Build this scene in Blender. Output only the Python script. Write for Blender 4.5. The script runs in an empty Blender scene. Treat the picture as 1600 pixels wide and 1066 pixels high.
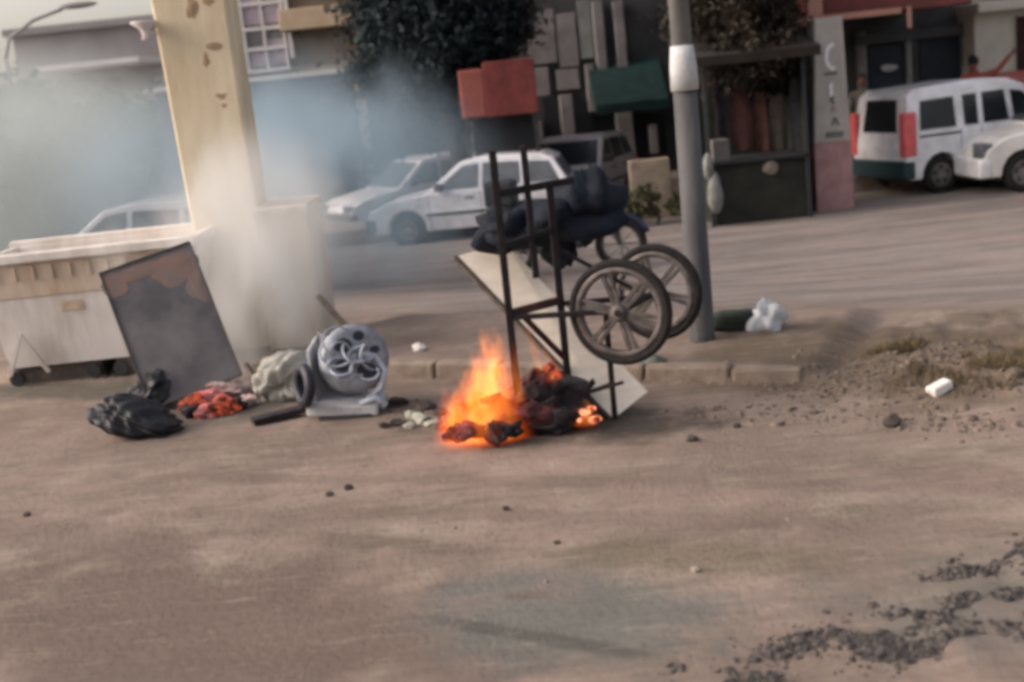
import bpy, math, random
import numpy as np
from mathutils import Vector, Matrix

random.seed(7); rng = np.random.default_rng(7)
sc = bpy.context.scene
C = sc.collection
R = math.radians

# ------------------------------------------------------------------ camera
FPX, PITCH, ROLL, CAMH = 1900.0, R(12), R(6), 2.3
cF = Vector((0, math.cos(PITCH), -math.sin(PITCH)))
cU0 = Vector((0, math.sin(PITCH), math.cos(PITCH)))
cR0 = Vector((1, 0, 0))
cU = cU0 * math.cos(ROLL) + cR0 * math.sin(ROLL)
cR = cR0 * math.cos(ROLL) - cU0 * math.sin(ROLL)
cam = bpy.data.cameras.new('camera')
cam.sensor_width = 36; cam.lens = 36 * FPX / 1600
cam.clip_start = 0.05; cam.clip_end = 3000
co = bpy.data.objects.new('camera', cam); C.objects.link(co)
co.matrix_world = Matrix(((cR.x, cU.x, -cF.x, 0), (cR.y, cU.y, -cF.y, 0), (cR.z, cU.z, -cF.z, CAMH), (0, 0, 0, 1)))
sc.camera = co
cam.dof.use_dof = True; cam.dof.focus_distance = 8.2; cam.dof.aperture_fstop = 1.3

# ------------------------------------------------------------------ sky, sun, exposure
SUN_EL, SUN_AZ = R(30), R(-92)          # azimuth from +Y towards +X
w = bpy.data.worlds.new('World'); sc.world = w; w.use_nodes = True
nt = w.node_tree; bg = nt.nodes['Background']
sky = nt.nodes.new('ShaderNodeTexSky'); sky.sky_type = 'NISHITA'; sky.sun_disc = False
sky.sun_elevation = SUN_EL; sky.sun_rotation = SUN_AZ
sky.air_density = 1.2; sky.dust_density = 5.0; sky.ozone_density = 1.0
hs_ = nt.nodes.new('ShaderNodeHueSaturation'); hs_.inputs['Saturation'].default_value = .5
tn = nt.nodes.new('ShaderNodeMix'); tn.data_type = 'RGBA'; tn.blend_type = 'MULTIPLY'; tn.inputs[0].default_value = 1; tn.inputs[7].default_value = (1.05, .985, .985, 1)
nt.links.new(sky.outputs[0], hs_.inputs['Color']); nt.links.new(hs_.outputs[0], tn.inputs[6]); nt.links.new(tn.outputs[2], bg.inputs[0]); bg.inputs[1].default_value = 0.15
sun = bpy.data.lights.new('sun', 'SUN'); sun.energy = 1.2; sun.angle = R(45); sun.color = (1, .89, .8)
so = bpy.data.objects.new('sun', sun); C.objects.link(so)
sd = Vector((math.sin(SUN_AZ) * math.cos(SUN_EL), math.cos(SUN_AZ) * math.cos(SUN_EL), math.sin(SUN_EL)))
so.rotation_euler = sd.to_track_quat('Z', 'Y').to_euler(); so.location = (-20, 10, 20)
vs = sc.view_settings; vs.view_transform = 'Standard'; vs.look = 'None'; vs.gamma = 1; vs.use_curve_mapping = False
vs.exposure = 0.88
sc.render.engine = 'CYCLES'
cy = sc.cycles
cy.use_denoising = True; cy.use_adaptive_sampling = True; cy.adaptive_threshold = .04
cy.pixel_filter_type = 'GAUSSIAN'; cy.filter_width = 4.4
cy.max_bounces = 6; cy.transparent_max_bounces = 8; cy.volume_bounces = 2
cy.volume_step_rate = 2.0; cy.volume_max_steps = 36

# ------------------------------------------------------------------ pixel <-> place (surveying helper)
def ray(x, y):
    return cF + cR * ((x - 800) / FPX) + cU * ((533 - y) / FPX)
def G(x, y, z=0.0):
    d = ray(x, y); t = (z - CAMH) / d.z
    return Vector((d.x * t, d.y * t, z))
def P(x, y, Y):
    d = ray(x, y); t = Y / d.y
    return Vector((d.x * t, Y, CAMH + d.z * t))

# ------------------------------------------------------------------ materials
MATS = {}
def mat(name, col, rough=.8, col2=None, scale=6., bump=0., metal=0., spec=.3, bscale=None, contrast=(.35, .65), stretch=None, alpha=None, trans=0., emit=None, estr=0, coat=0):
    if name in MATS: return MATS[name]
    m = bpy.data.materials.new(name); m.use_nodes = True
    t = m.node_tree; b = t.nodes['Principled BSDF']; L = t.links.new
    b.inputs['Roughness'].default_value = rough; b.inputs['Metallic'].default_value = metal
    b.inputs['Specular IOR Level'].default_value = spec
    b.inputs['Transmission Weight'].default_value = trans
    b.inputs['Coat Weight'].default_value = coat
    tc = t.nodes.new('ShaderNodeTexCoord'); src = tc.outputs['Object']
    if stretch:
        mp = t.nodes.new('ShaderNodeMapping'); mp.inputs['Scale'].default_value = stretch
        L(src, mp.inputs[0]); src = mp.outputs[0]
    n = t.nodes.new('ShaderNodeTexNoise'); n.inputs['Scale'].default_value = scale
    n.inputs['Detail'].default_value = 6; n.inputs['Roughness'].default_value = .6
    L(src, n.inputs['Vector'])
    r = t.nodes.new('ShaderNodeValToRGB'); L(n.outputs[0], r.inputs[0])
    c2 = col2 if col2 else tuple(c * .72 for c in col)
    e = r.color_ramp.elements
    e[0].position, e[1].position = contrast
    e[0].color = (*c2, 1); e[1].color = (*col, 1)
    L(r.outputs[0], b.inputs['Base Color'])
    if bump:
        n2 = t.nodes.new('ShaderNodeTexNoise'); n2.inputs['Scale'].default_value = bscale or scale * 4
        n2.inputs['Detail'].default_value = 5; L(src, n2.inputs['Vector'])
        bp = t.nodes.new('ShaderNodeBump'); bp.inputs['Strength'].default_value = bump; bp.inputs['Distance'].default_value = .02
        L(n2.outputs[0], bp.inputs['Height']); L(bp.outputs[0], b.inputs['Normal'])
    if emit:
        b.inputs['Emission Color'].default_value = (*emit, 1)
        mr = t.nodes.new('ShaderNodeMapRange'); mr.inputs[1].default_value = .45; mr.inputs[2].default_value = .65; mr.inputs[4].default_value = estr
        L(n.outputs[0], mr.inputs[0]); L(mr.outputs[0], b.inputs['Emission Strength'])
    MATS[name] = m
    return m

M_white = mat('white paint dusty', (.72, .71, .73), .35, (.5, .49, .48), 3, spec=.5, coat=.3)
M_silver = mat('silver paint', (.36, .37, .37), .35, (.3, .3, .3), 3, spec=.5, metal=.3, coat=.3)
M_glass = mat('car glass', (.014, .017, .02), .2, (.008, .01, .012), 3, spec=.3)
M_glassl = mat('dusty car glass', (.10, .11, .12), .25, (.07, .075, .08), 5, spec=.5)
M_rubber = mat('tyre rubber', (.012, .011, .011), .9, (.022, .02, .019), 14, .3, spec=.15)
M_trim = mat('black trim', (.02, .022, .024), .6, (.035, .034, .033), 9, .1)
M_teal = mat('dark teal plastic', (.012, .045, .048), .55, (.02, .03, .032), 5, .1)
M_red = mat('tail light red', (.62, .12, .12), .3, (.5, .08, .08), 8, spec=.5)
M_redw = mat('pink light lens', (.62, .2, .2), .3, (.5, .15, .15), 8)
M_alloy = mat('alloy grey', (.2, .185, .17), .45, (.12, .105, .095), 12, .1, .5)
M_rimc = mat('cart rim', (.12, .105, .097), .55, (.04, .034, .032), 10, .2, .35)
M_iron = mat('sooty iron', (.02, .015, .016), .75, (.008, .006, .007), 12, .3, .3)
M_ironr = mat('heated rusty iron', (.085, .035, .026), .75, (.025, .016, .015), 9, .3, .2)
M_ply = mat('plywood', (.8, .69, .56), .75, (.66, .56, .44), 3, .15, stretch=(1, 1, 4))
M_plyd = mat('plywood edge', (.09, .065, .045), .85, (.04, .03, .025), 12, .2)
M_char = mat('charred rubbish', (.03, .022, .024), .9, (.008, .006, .007), 12, .8, bscale=20)
M_charr = mat('scorched red rubbish', (.09, .025, .025), .9, (.015, .008, .01), 8, .8, bscale=20)
M_black = mat('black plastic', (.006, .0065, .009), .5, (.013, .013, .015), 9, .9, spec=.3, bscale=16)
M_cream = mat('cream skip paint', (.6, .5, .39), .65, (.42, .31, .22), 2.2, .15, stretch=(2, 2, .5))
M_creamw = mat('pale skip paint', (.66, .61, .56), .65, (.47, .41, .35), 2.2, .15, stretch=(2, 2, .5), contrast=(.3, .6))
M_skipdk = mat('skip runner rust', (.12, .09, .075), .85, (.06, .048, .042), 7, .4)
M_board = mat('scorched grey board', (.17, .155, .15), .75, (.075, .072, .076), 1.7, .15, contrast=(.36, .64))
M_boardr = mat('rust burnt board', (.2, .125, .1), .8, (.15, .125, .115), 3.5, .2)
M_pillar = mat('ochre pillar render', (.62, .53, .37), .85, (.47, .38, .25), 2.0, .2, stretch=(1.6, 1.6, .5))
M_pillar2 = mat('plinth render', (.5, .43, .34), .9, (.34, .28, .22), 1.8, .3, stretch=(1.6, 1.6, .6))
M_stain = mat('brown pillar stain', (.34, .235, .15), .9, (.27, .19, .12), 8)
M_pole = mat('grey pole', (.085, .082, .083), .8, (.05, .048, .049), 5, .2, stretch=(1, 1, .3))
M_polel = mat('pale pole concrete', (.2, .2, .19), .8, (.15, .15, .145), 5, .2)
M_poster = mat('white paper poster', (.5, .5, .49), .85, (.36, .36, .36), 6, .1)
M_kerb = mat('dusty kerb concrete', (.24, .19, .15), .9, (.15, .115, .09), 4, .7)
M_whplas = mat('white appliance enamel', (.52, .53, .54), .5, (.27, .26, .26), 3.5, .1)
M_drum = mat('grey drum steel', (.34, .36, .39), .6, (.13, .14, .16), 4, .3)
M_navyrub = mat('navy rubber', (.012, .014, .022), .5, (.02, .02, .028), 6)
M_sack = mat('pale sack', (.36, .35, .3), .9, (.24, .23, .2), 5, .6)
M_ember = mat('glowing ember', (.25, .05, .03), .9, (.04, .01, .01), 20, .5, emit=(1, .16, .06), estr=.28)
M_emberh = mat('hot ember', (.5, .2, .1), .9, (.3, .05, .03), 20, .5, emit=(1, .33, .16), estr=1.3)
M_stone = mat('dark clod', (.075, .06, .052), .95, (.04, .034, .03), 20, .6)
M_stonel = mat('pale stone', (.38, .32, .26), .95, (.28, .23, .19), 20, .6)
M_paper = mat('white litter', (.72, .68, .62), .8, (.6, .56, .5), 12, .2)
M_bag = mat('thin white plastic bag', (.55, .56, .56), .5, (.42, .43, .43), 12, .4)
M_greenc = mat('dark green cloth', (.045, .055, .04), .95, (.025, .03, .024), 8, .7)
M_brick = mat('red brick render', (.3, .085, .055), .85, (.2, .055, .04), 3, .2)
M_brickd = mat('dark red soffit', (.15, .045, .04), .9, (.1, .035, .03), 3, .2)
M_ledge = mat('pink ledge', (.42, .22, .16), .85, (.32, .17, .13), 4, .2)
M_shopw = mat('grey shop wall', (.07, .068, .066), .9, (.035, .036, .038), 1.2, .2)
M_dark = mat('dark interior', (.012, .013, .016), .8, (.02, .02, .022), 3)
M_darkb = mat('dark navy shop interior', (.012, .017, .026), .6, (.02, .024, .032), 3)  # flat dark colour painted for the shade inside the shop openings
M_pale = mat('pale cream wall', (.52, .48, .4), .85, (.42, .38, .32), 2, .15)
M_palew = mat('off white pier', (.26, .245, .235), .85, (.11, .10, .10), 1.6, .2, contrast=(.3, .7))
M_col = mat('whitewashed pillar', (.42, .39, .35), .85, (.33, .3, .27), 2.5, .2)
M_colp = mat('pink painted base', (.4, .24, .22), .85, (.27, .14, .14), 3.5, .2)
M_mark = mat('grey brushed lettering', (.16, .145, .14), .8, (.12, .11, .1), 10)
M_markw = mat('white brushed lettering', (.74, .73, .72), .8, (.66, .65, .64), 10)
M_markr = mat('faded red lettering', (.34, .2, .2), .8, (.3, .18, .18), 10)
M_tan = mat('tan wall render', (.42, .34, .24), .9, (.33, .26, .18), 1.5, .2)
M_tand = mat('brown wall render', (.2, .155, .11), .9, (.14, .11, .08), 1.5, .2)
M_lilac = mat('lilac curtain', (.36, .3, .34), .9, (.27, .23, .25), 4)
M_frame = mat('white window frame', (.62, .58, .56), .6, (.52, .48, .46), 6)
M_pane = mat('window pane', (.17, .16, .16), .2, (.1, .095, .095), 2.5, spec=.5)
M_greyb = mat('grey far building', (.25, .235, .235), .9, (.2, .19, .19), .8, .1)
M_greybr = mat('pale roof sheet', (.5, .5, .51), .7, (.42, .42, .43), 1)
M_wall = mat('dark blue grey wall', (.075, .085, .1), .9, (.045, .052, .065), 1.5, .2)
M_cap = mat('white wall coping', (.5, .47, .43), .85, (.42, .38, .35), 3)
M_bark = mat('bark', (.06, .045, .035), .95, (.03, .024, .02), 6, .8)
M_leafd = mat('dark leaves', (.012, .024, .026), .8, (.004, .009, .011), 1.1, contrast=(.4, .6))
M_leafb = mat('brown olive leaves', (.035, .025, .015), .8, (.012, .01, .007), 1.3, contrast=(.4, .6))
M_leafg = mat('mid green leaves', (.055, .085, .045), .7, (.025, .042, .026), .8, contrast=(.4, .6))
M_redaw = mat('red kiosk fascia', (.19, .04, .03), .7, (.1, .022, .02), 2.5)
M_redaw_lit = mat('lit side red fascia', (.3, .085, .065), .7, (.2, .055, .045), 2.5)  # lighter copy of the fascia red, paints the lit left side into the colour
M_green = mat('green awning cloth', (.009, .034, .03), .8, (.005, .018, .017), 3)
M_olive = mat('dark olive tarpaulin', (.024, .026, .018), .85, (.012, .012, .01), 2.5, .3)
M_brown = mat('brown tarpaulin', (.022, .016, .011), .9, (.012, .01, .008), 2, .3)
M_navy = mat('navy paint', (.01, .013, .04), .35, (.006, .008, .02), 5, spec=.5)
M_skin = mat('skin', (.2, .11, .07), .7, (.17, .09, .06), 8)
M_hair = mat('dark hair', (.01, .009, .009), .8)
M_shirto = mat('olive shirt', (.16, .15, .12), .9, (.09, .085, .07), 6, .2)
M_shirtr = mat('red shirt', (.3, .07, .05), .9, (.2, .045, .035), 6, .2)
M_trous = mat('dark trousers', (.03, .03, .035), .9)
M_wine = mat('wine red cloth', (.05, .015, .014), .9, (.02, .008, .008), 5, .4)
M_grey2 = mat('charcoal cloth', (.05, .048, .052), .9, (.025, .024, .027), 5, .4)
M_beigec = mat('beige cloth', (.3, .24, .18), .9, (.2, .16, .12), 5, .4)
M_redtarp = mat('red tarpaulin', (.33, .09, .075), .8, (.24, .06, .05), 3, .3)

# ------------------------------------------------------------------ mesh builder
class MB:
    def __init__(s): s.v = []; s.f = []
    def add(s, vs, fs):
        o = len(s.v); s.v += [tuple(x) for x in vs]; s.f += [tuple(i + o for i in f) for f in fs]; return s
    def box(s, c, size, M=None):
        hx, hy, hz = [a / 2 for a in size]
        vs = [Vector((x, y, z)) for x in (-hx, hx) for y in (-hy, hy) for z in (-hz, hz)]
        if M is not None: vs = [M @ v for v in vs]
        c = Vector(c); vs = [v + c for v in vs]
        return s.add(vs, [(0, 1, 3, 2), (4, 6, 7, 5), (0, 4, 5, 1), (2, 3, 7, 6), (0, 2, 6, 4), (1, 5, 7, 3)])
    def bx(s, x0, x1, y0, y1, z0, z1):
        return s.box(((x0 + x1) / 2, (y0 + y1) / 2, (z0 + z1) / 2), (abs(x1 - x0), abs(y1 - y0), abs(z1 - z0)))
    def tube(s, pts, rad, seg=10, caps=True):
        pts = [Vector(p) for p in pts]; n = len(pts)
        rad = rad if hasattr(rad, '__len__') else [rad] * n
        base = len(s.v); up = None
        for i, p in enumerate(pts):
            d = (pts[min(i + 1, n - 1)] - pts[max(i - 1, 0)]).normalized()
            if up is None: up = d.orthogonal().normalized()
            up = (up - d * up.dot(d)).normalized(); sd_ = d.cross(up)
            for k in range(seg):
                a = 2 * math.pi * k / seg
                s.v.append(tuple(p + (up * math.cos(a) + sd_ * math.sin(a)) * rad[i]))
        for i in range(n - 1):
            for k in range(seg):
                k2 = (k + 1) % seg
                s.f.append((base + i * seg + k, base + i * seg + k2, base + (i + 1) * seg + k2, base + (i + 1) * seg + k))
        if caps:
            s.f.append(tuple(base + k for k in reversed(range(seg)))); s.f.append(tuple(base + (n - 1) * seg + k for k in range(seg)))
        return s
    def bar(s, p, q, wd, th, ref=(0, 1, 0)):
        p, q = Vector(p), Vector(q); d = (q - p).normalized(); a = Vector(ref); a = (a - d * a.dot(d)).normalized(); b = d.cross(a)
        vs = [c + a * (i * th / 2) + b * (j * wd / 2) for c in (p, q) for i, j in ((-1, -1), (1, -1), (1, 1), (-1, 1))]
        return s.add(vs, [(0, 1, 2, 3), (7, 6, 5, 4), (0, 4, 5, 1), (1, 5, 6, 2), (2, 6, 7, 3), (3, 7, 4, 0)])
    def lathe(s, prof, M, seg=32, closed=True):     # prof: (radius, axial); axis = local Z of M
        base = len(s.v); n = len(prof)
        for k in range(seg):
            a = 2 * math.pi * k / seg
            for r_, z_ in prof: s.v.append(tuple(M @ Vector((r_ * math.cos(a), r_ * math.sin(a), z_))))
        for k in range(seg):
            k2 = (k + 1) % seg
            for i in range(n if closed else n - 1):
                j = (i + 1) % n
                s.f.append((base + k * n + i, base + k2 * n + i, base + k2 * n + j, base + k * n + j))
        return s
    def prism(s, poly, vec):                       # poly: list of 3D points; extruded along vec
        vec = Vector(vec); n = len(poly); a = [Vector(p) for p in poly]
        return s.add(a + [p + vec for p in a], [tuple(range(n - 1, -1, -1)), tuple(range(n, 2 * n))] + [(i, (i + 1) % n, n + (i + 1) % n, n + i) for i in range(n)])
    def blob(s, c, size, seed=0, amp=.3, sub=2, freq=2.0, M=None, crease=0):
        vs, fs = ico(sub); r_ = np.random.default_rng(seed)
        ph = r_.uniform(0, 6.28, (6, 3)); k = r_.normal(0, freq, (6, 3))
        d = np.zeros(len(vs))
        for i in range(6): d += np.sin(vs @ k[i] + ph[i, 0]) / 6
        if crease:
            for i in range(5):
                kk = r_.normal(0, freq * 2.2, 3); d -= np.abs(np.sin(vs @ kk + ph[i, 1])) * crease * .2
            d += crease * .3
        d += r_.normal(0, .12, len(vs)) * amp * (0 if crease else 1)
        vv = vs * (1 + amp * 2 * d)[:, None] * np.array(size)
        out = [Vector(x) for x in vv]
        if M is not None: out = [M @ x for x in out]
        return s.add([x + Vector(c) for x in out], fs)
    def build(s, name, m, parent=None, smooth=False, bevel=0, local=False, seg=2, label=None):
        top = parent
        while top is not None and top.parent is not None: top = top.parent
        if parent is None:
            a = np.array(s.v); org = Vector(((a[:, 0].min() + a[:, 0].max()) / 2, (a[:, 1].min() + a[:, 1].max()) / 2, a[:, 2].min()))
        else: org = Vector((0, 0, 0)) if local else top.location.copy()
        me = bpy.data.meshes.new(name)
        me.from_pydata([tuple(Vector(v) - org) for v in s.v], [], s.f); me.update()
        o = bpy.data.objects.new(name, me); C.objects.link(o)
        if parent is None: o.location = org
        else: o.parent = parent
        me.materials.append(m)
        import bmesh
        b = bmesh.new(); b.from_mesh(me); bmesh.ops.recalc_face_normals(b, faces=b.faces); b.to_mesh(me); b.free()
        if smooth:
            me.polygons.foreach_set('use_smooth', [True] * len(me.polygons))
        if bevel:
            md = o.modifiers.new('bevel', 'BEVEL'); md.width = bevel; md.segments = seg; md.limit_method = 'ANGLE'; md.angle_limit = R(32)
        if label: o['label'] = label
        return o
_ico = {}
def ico(sub):
    if sub not in _ico:
        import bmesh
        b = bmesh.new(); bmesh.ops.create_icosphere(b, subdivisions=sub, radius=1)
        b.verts.index_update()
        _ico[sub] = (np.array([v.co[:] for v in b.verts]), [tuple(v.index for v in f.verts) for f in b.faces]); b.free()
    return _ico[sub]
def tag(o, label, cat, group=None, kind=None):
    o['label'] = label; o['category'] = cat
    if group: o['group'] = group
    if kind: o['kind'] = kind
    return o
def struct(o): o['kind'] = 'structure'; return o
def thing(name, label, cat, loc, rz=0, group=None):
    o = bpy.data.objects.new(name, None); C.objects.link(o); o.empty_display_size = .2
    o.location = loc; o.rotation_euler = (0, 0, rz)
    return tag(o, label, cat, group)
def npmesh(name, v, f, m, loc=(0, 0, 0), smooth=False, parent=None):
    me = bpy.data.meshes.new(name); nv, nf, k = len(v), len(f), f.shape[1]
    me.vertices.add(nv); me.vertices.foreach_set('co', v.astype(np.float32).ravel())
    me.loops.add(nf * k); me.loops.foreach_set('vertex_index', f.astype(np.int32).ravel())
    me.polygons.add(nf); me.polygons.foreach_set('loop_start', np.arange(0, nf * k, k, dtype=np.int32))
    if smooth: me.polygons.foreach_set('use_smooth', np.ones(nf, bool))
    me.update(calc_edges=True); me.validate()
    me.materials.append(m)
    o = bpy.data.objects.new(name, me); C.objects.link(o); o.location = loc; o.parent = parent
    return o

# ------------------------------------------------------------------ ground
def ss(a, b, x):
    t = np.clip((x - a) / (b - a), 0, 1); return t * t * (3 - 2 * t)
def vnoise(x, y, seed=0):
    xi = np.floor(x).astype(np.int64); yi = np.floor(y).astype(np.int64); fx = x - xi; fy = y - yi
    fx = fx * fx * (3 - 2 * fx); fy = fy * fy * (3 - 2 * fy)
    def h(a, b):
        n = (a * 374761393 + b * 668265263 + seed * 974711) & 0x7fffffff
        n = ((n ^ (n >> 13)) * 1274126177) & 0x7fffffff
        return ((n ^ (n >> 16)) & 0xffff) / 65535.
    return (h(xi, yi) * (1 - fx) + h(xi + 1, yi) * fx) * (1 - fy) + (h(xi, yi + 1) * (1 - fx) + h(xi + 1, yi + 1) * fx) * fy
def fbm(x, y, o=4, seed=0):
    r_ = 0; a = .5
    for i in range(o): r_ = r_ + a * vnoise(x * 2 ** i, y * 2 ** i, seed + i); a *= .5
    return r_ - .47
UX, UY, NX, NY = .893, -.449, .449, .893
def dt(x, y): return (x + 1.1) * NX + (y - 9.9) * NY, (x + 1.1) * UX + (y - 9.9) * UY
def gz(x, y):
    x = np.asarray(x, float); y = np.asarray(y, float)
    d, t = dt(x, y)
    z = -.3 * ss(2.4, 6.5, d)
    kerbed = ss(-1.5, -.9, t) * (1 - ss(3.45, 3.75, t))
    back = 1 - ss(1.9, 2.6, d)
    z = z + .125 * kerbed * ss(-.005, .03, d) * back
    mound = ss(3.3, 4.2, t) * ss(-.9, .5, d) * (1 - ss(1.6, 2.6, d))
    z = z + mound * (.12 + .34 * fbm(x * 1.1 + 3, y * 1.1, 4, 5))
    z = z + mound * .11 * fbm(x * 6, y * 6, 3, 9)
    near = 1 - ss(10, 16, y)
    z = z + near * (.05 * fbm(x * .55, y * .8, 4, 1) + .018 * fbm(x * 5, y * 5, 3, 2))
    rough = ss(.9, 1.8, x + .35 * fbm(x * 2, y * 2, 3, 21) * 2) * (1 - ss(4.9, 5.5, y))
    z = z + rough * .07 * fbm(x * 5 + 7, y * 5, 4, 3)
    return z
def gzf(x, y): return float(gz(x, y))
def on(px, py, it=6):
    z = 0.
    for _ in range(it):
        p = G(px, py, z); z = gzf(p.x, p.y)
    p = G(px, py, z); return p

xs = np.concatenate([-np.geomspace(400, 8, 26), np.linspace(-7.8, 7.8, 313)[0:], np.geomspace(8, 400, 26)])
ys = np.concatenate([np.linspace(-6, 3.2, 18), np.linspace(3.25, 13.5, 260), np.linspace(13.7, 30, 70), np.geomspace(31, 900, 26)])
X, Y = np.meshgrid(xs, ys); Z = gz(X, Y)
nx, ny = len(xs), len(ys)
idx = np.arange(nx * ny).reshape(ny, nx)
fc = np.stack([idx[:-1, :-1], idx[:-1, 1:], idx[1:, 1:], idx[1:, :-1]], -1).reshape(-1, 4)

def ground_mat():
    m = bpy.data.materials.new('dusty ground'); m.use_nodes = True
    t = m.node_tree; L = t.links.new; N = t.nodes.new; b = t.nodes['Principled BSDF']
    b.inputs['Roughness'].default_value = .95; b.inputs['Specular IOR Level'].default_value = .15
    g = N('ShaderNodeNewGeometry'); pos = g.outputs['Position']
    def noise(scale, detail=6, vec=None, rough=.6):
        n = N('ShaderNodeTexNoise'); n.inputs['Scale'].default_value = scale; n.inputs['Detail'].default_value = detail; n.inputs['Roughness'].default_value = rough
        L(vec or pos, n.inputs['Vector']); return n.outputs[0]
    def ramp(v, a, bb):
        r_ = N('ShaderNodeMapRange'); r_.interpolation_type = 'SMOOTHSTEP'; r_.inputs[1].default_value = a; r_.inputs[2].default_value = bb; L(v, r_.inputs[0]); return r_.outputs[0]
    def mix(f, a, c):
        x = N('ShaderNodeMix'); x.data_type = 'RGBA'
        L(f, x.inputs[0])
        for sck, v in ((x.inputs[6], a), (x.inputs[7], c)):
            if isinstance(v, tuple): sck.default_value = (*v, 1)
            else: L(v, sck)
        return x.outputs[2]
    def math_(op, a, c):
        x = N('ShaderNodeMath'); x.operation = op
        for i, v in enumerate((a, c)):
            if isinstance(v, (int, float)): x.inputs[i].default_value = v
            else: L(v, x.inputs[i])
        return x.outputs[0]
    def spot(cx, cy_, sx, sy, ang, n_):           # soft patch with a ragged outline -> 0..1
        mp = N('ShaderNodeMapping'); mp.vector_type = 'TEXTURE'; mp.inputs['Location'].default_value = (cx, cy_, 0); mp.inputs['Rotation'].default_value = (0, 0, ang); mp.inputs['Scale'].default_value = (sx, sy, 1)
        L(pos, mp.inputs[0])
        sp = N('ShaderNodeSeparateXYZ'); L(mp.outputs[0], sp.inputs[0])
        d2 = math_('SQRT', math_('ADD', math_('MULTIPLY', sp.outputs[0], sp.outputs[0]), math_('MULTIPLY', sp.outputs[1], sp.outputs[1])), 0)
        v = math_('ADD', d2, math_('MULTIPLY', math_('SUBTRACT', n_, .5), 1.9))
        return ramp(v, 1.25, .55)
    mp = N('ShaderNodeMapping'); mp.inputs['Rotation'].default_value = (0, 0, R(26)); mp.inputs['Scale'].default_value = (.25, 1.6, 1); L(pos, mp.inputs[0])
    nbig = noise(.55); nmid = noise(2.2); nfine = noise(22, 8, rough=.7); nstr = noise(1.5, 8, mp.outputs[0], .65); ngr = noise(90, 4)
    col = mix(ramp(nbig, .35, .66), (.17, .128, .104), (.25, .192, .156))
    mp2 = N('ShaderNodeMapping'); mp2.inputs['Rotation'].default_value = (0, 0, R(20)); mp2.inputs['Scale'].default_value = (.5, 2.6, 1); L(pos, mp2.inputs[0])
    nst2 = noise(1.1, 9, mp2.outputs[0], .68)
    col = mix(math_('MULTIPLY', ramp(nstr, .5, .66), .6), col, (0.132, 0.106, 0.082))
    col = mix(math_('MULTIPLY', ramp(nst2, .54, .66), .55), col, (0.108, 0.087, 0.067))
    col = mix(math_('MULTIPLY', ramp(nst2, .44, .34), .45), col, (0.288, 0.248, 0.192))
    col = mix(math_('MULTIPLY', ramp(nmid, .56, .7), .4), col, (0.288, 0.257, 0.192))
    # worn places, each with a ragged shape of its own
    col = mix(math_('MULTIPLY', spot(-1.7, 5.3, 1.9, .75, R(-30), nmid), .85), col, (0.122, 0.088, 0.072))
    col = mix(math_('MULTIPLY', spot(-2.6, 6.6, 1.0, .35, R(-25), nmid), .7), col, (0.125, 0.092, 0.075))
    col = mix(math_('MULTIPLY', spot(.1, 5.0, .75, .55, R(-25), nmid), .85), col, (0.118, 0.120, 0.108))
    col = mix(math_('MULTIPLY', spot(.0, 4.75, .6, .06, R(-32), nmid), .8), col, (0.072, 0.070, 0.061))
    col = mix(math_('MULTIPLY', spot(-.05, 5.2, .12, .05, R(-20), nmid), .8), col, (0.064, 0.061, 0.053))
    col = mix(math_('MULTIPLY', spot(-.9, 6.1, .9, .1, R(-24), nmid), .6), col, (0.112, 0.091, 0.070))
    col = mix(math_('MULTIPLY', spot(.75, 5.45, .75, .22, R(-18), nmid), .6), col, (0.128, 0.104, 0.068))
    col = mix(math_('MULTIPLY', spot(2.35, 6.25, .5, .25, R(-20), nmid), .6), col, (0.145, 0.105, 0.085))
    col = mix(math_('MULTIPLY', spot(.3, 7.95, 1.1, .42, R(-20), nmid), .9), col, (0.040, 0.035, 0.029))
    col = mix(math_('MULTIPLY', spot(-2.3, 9.5, .9, .5, R(-20), nmid), .8), col, (0.072, 0.065, 0.054))
    col = mix(math_('MULTIPLY', spot(-3.8, 10.6, 1.6, .35, R(-24), nmid), .85), col, (0.080, 0.074, 0.060))
    col = mix(math_('MULTIPLY', spot(2.4, 4.5, 1.3, .55, R(-15), nmid), .75), col, (0.136, 0.131, 0.112))
    col = mix(math_('MULTIPLY', spot(3.5, 8.3, 2.6, 1.15, R(-26), nmid), .9), col, (0.115, 0.085, 0.058))
    sp = N('ShaderNodeSeparateXYZ'); L(pos, sp.inputs[0])
    dd = math_('ADD', math_('MULTIPLY', sp.outputs[0], .449), math_('MULTIPLY', sp.outputs[1], .893))
    road = ramp(dd, 10.6, 11.6)
    streak = mix(ramp(nstr, .38, .62), (.15, .13, .118), (.245, .212, .19))
    col = mix(math_('MULTIPLY', road, .9), col, streak)
    col = mix(math_('MULTIPLY', ramp(nfine, .45, .72), .35), col, (0.096, 0.083, 0.064))
    col = mix(math_('MULTIPLY', ramp(ngr, .6, .75), .3), col, (0.336, 0.313, 0.240))
    mp3 = N('ShaderNodeMapping'); mp3.inputs['Rotation'].default_value = (0, 0, R(14)); mp3.inputs['Scale'].default_value = (1.2, 7, 1); L(pos, mp3.inputs[0])
    nst3 = noise(2.2, 8, mp3.outputs[0], .7)
    col = mix(math_('MULTIPLY', ramp(nst3, .52, .66), .45), col, (.10, .082, .068))
    col = mix(math_('MULTIPLY', ramp(nst3, .45, .33), .4), col, (.30, .25, .2))
    col = mix(math_('MULTIPLY', spot(.2, 6.75, 4.5, .10, R(-21), nmid), .45), col, (.13, .096, .08))
    col = mix(math_('MULTIPLY', spot(.6, 6.0, 4.5, .12, R(-19), nmid), .45), col, (.14, .102, .084))
    npk = noise(.9, 5)
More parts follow.
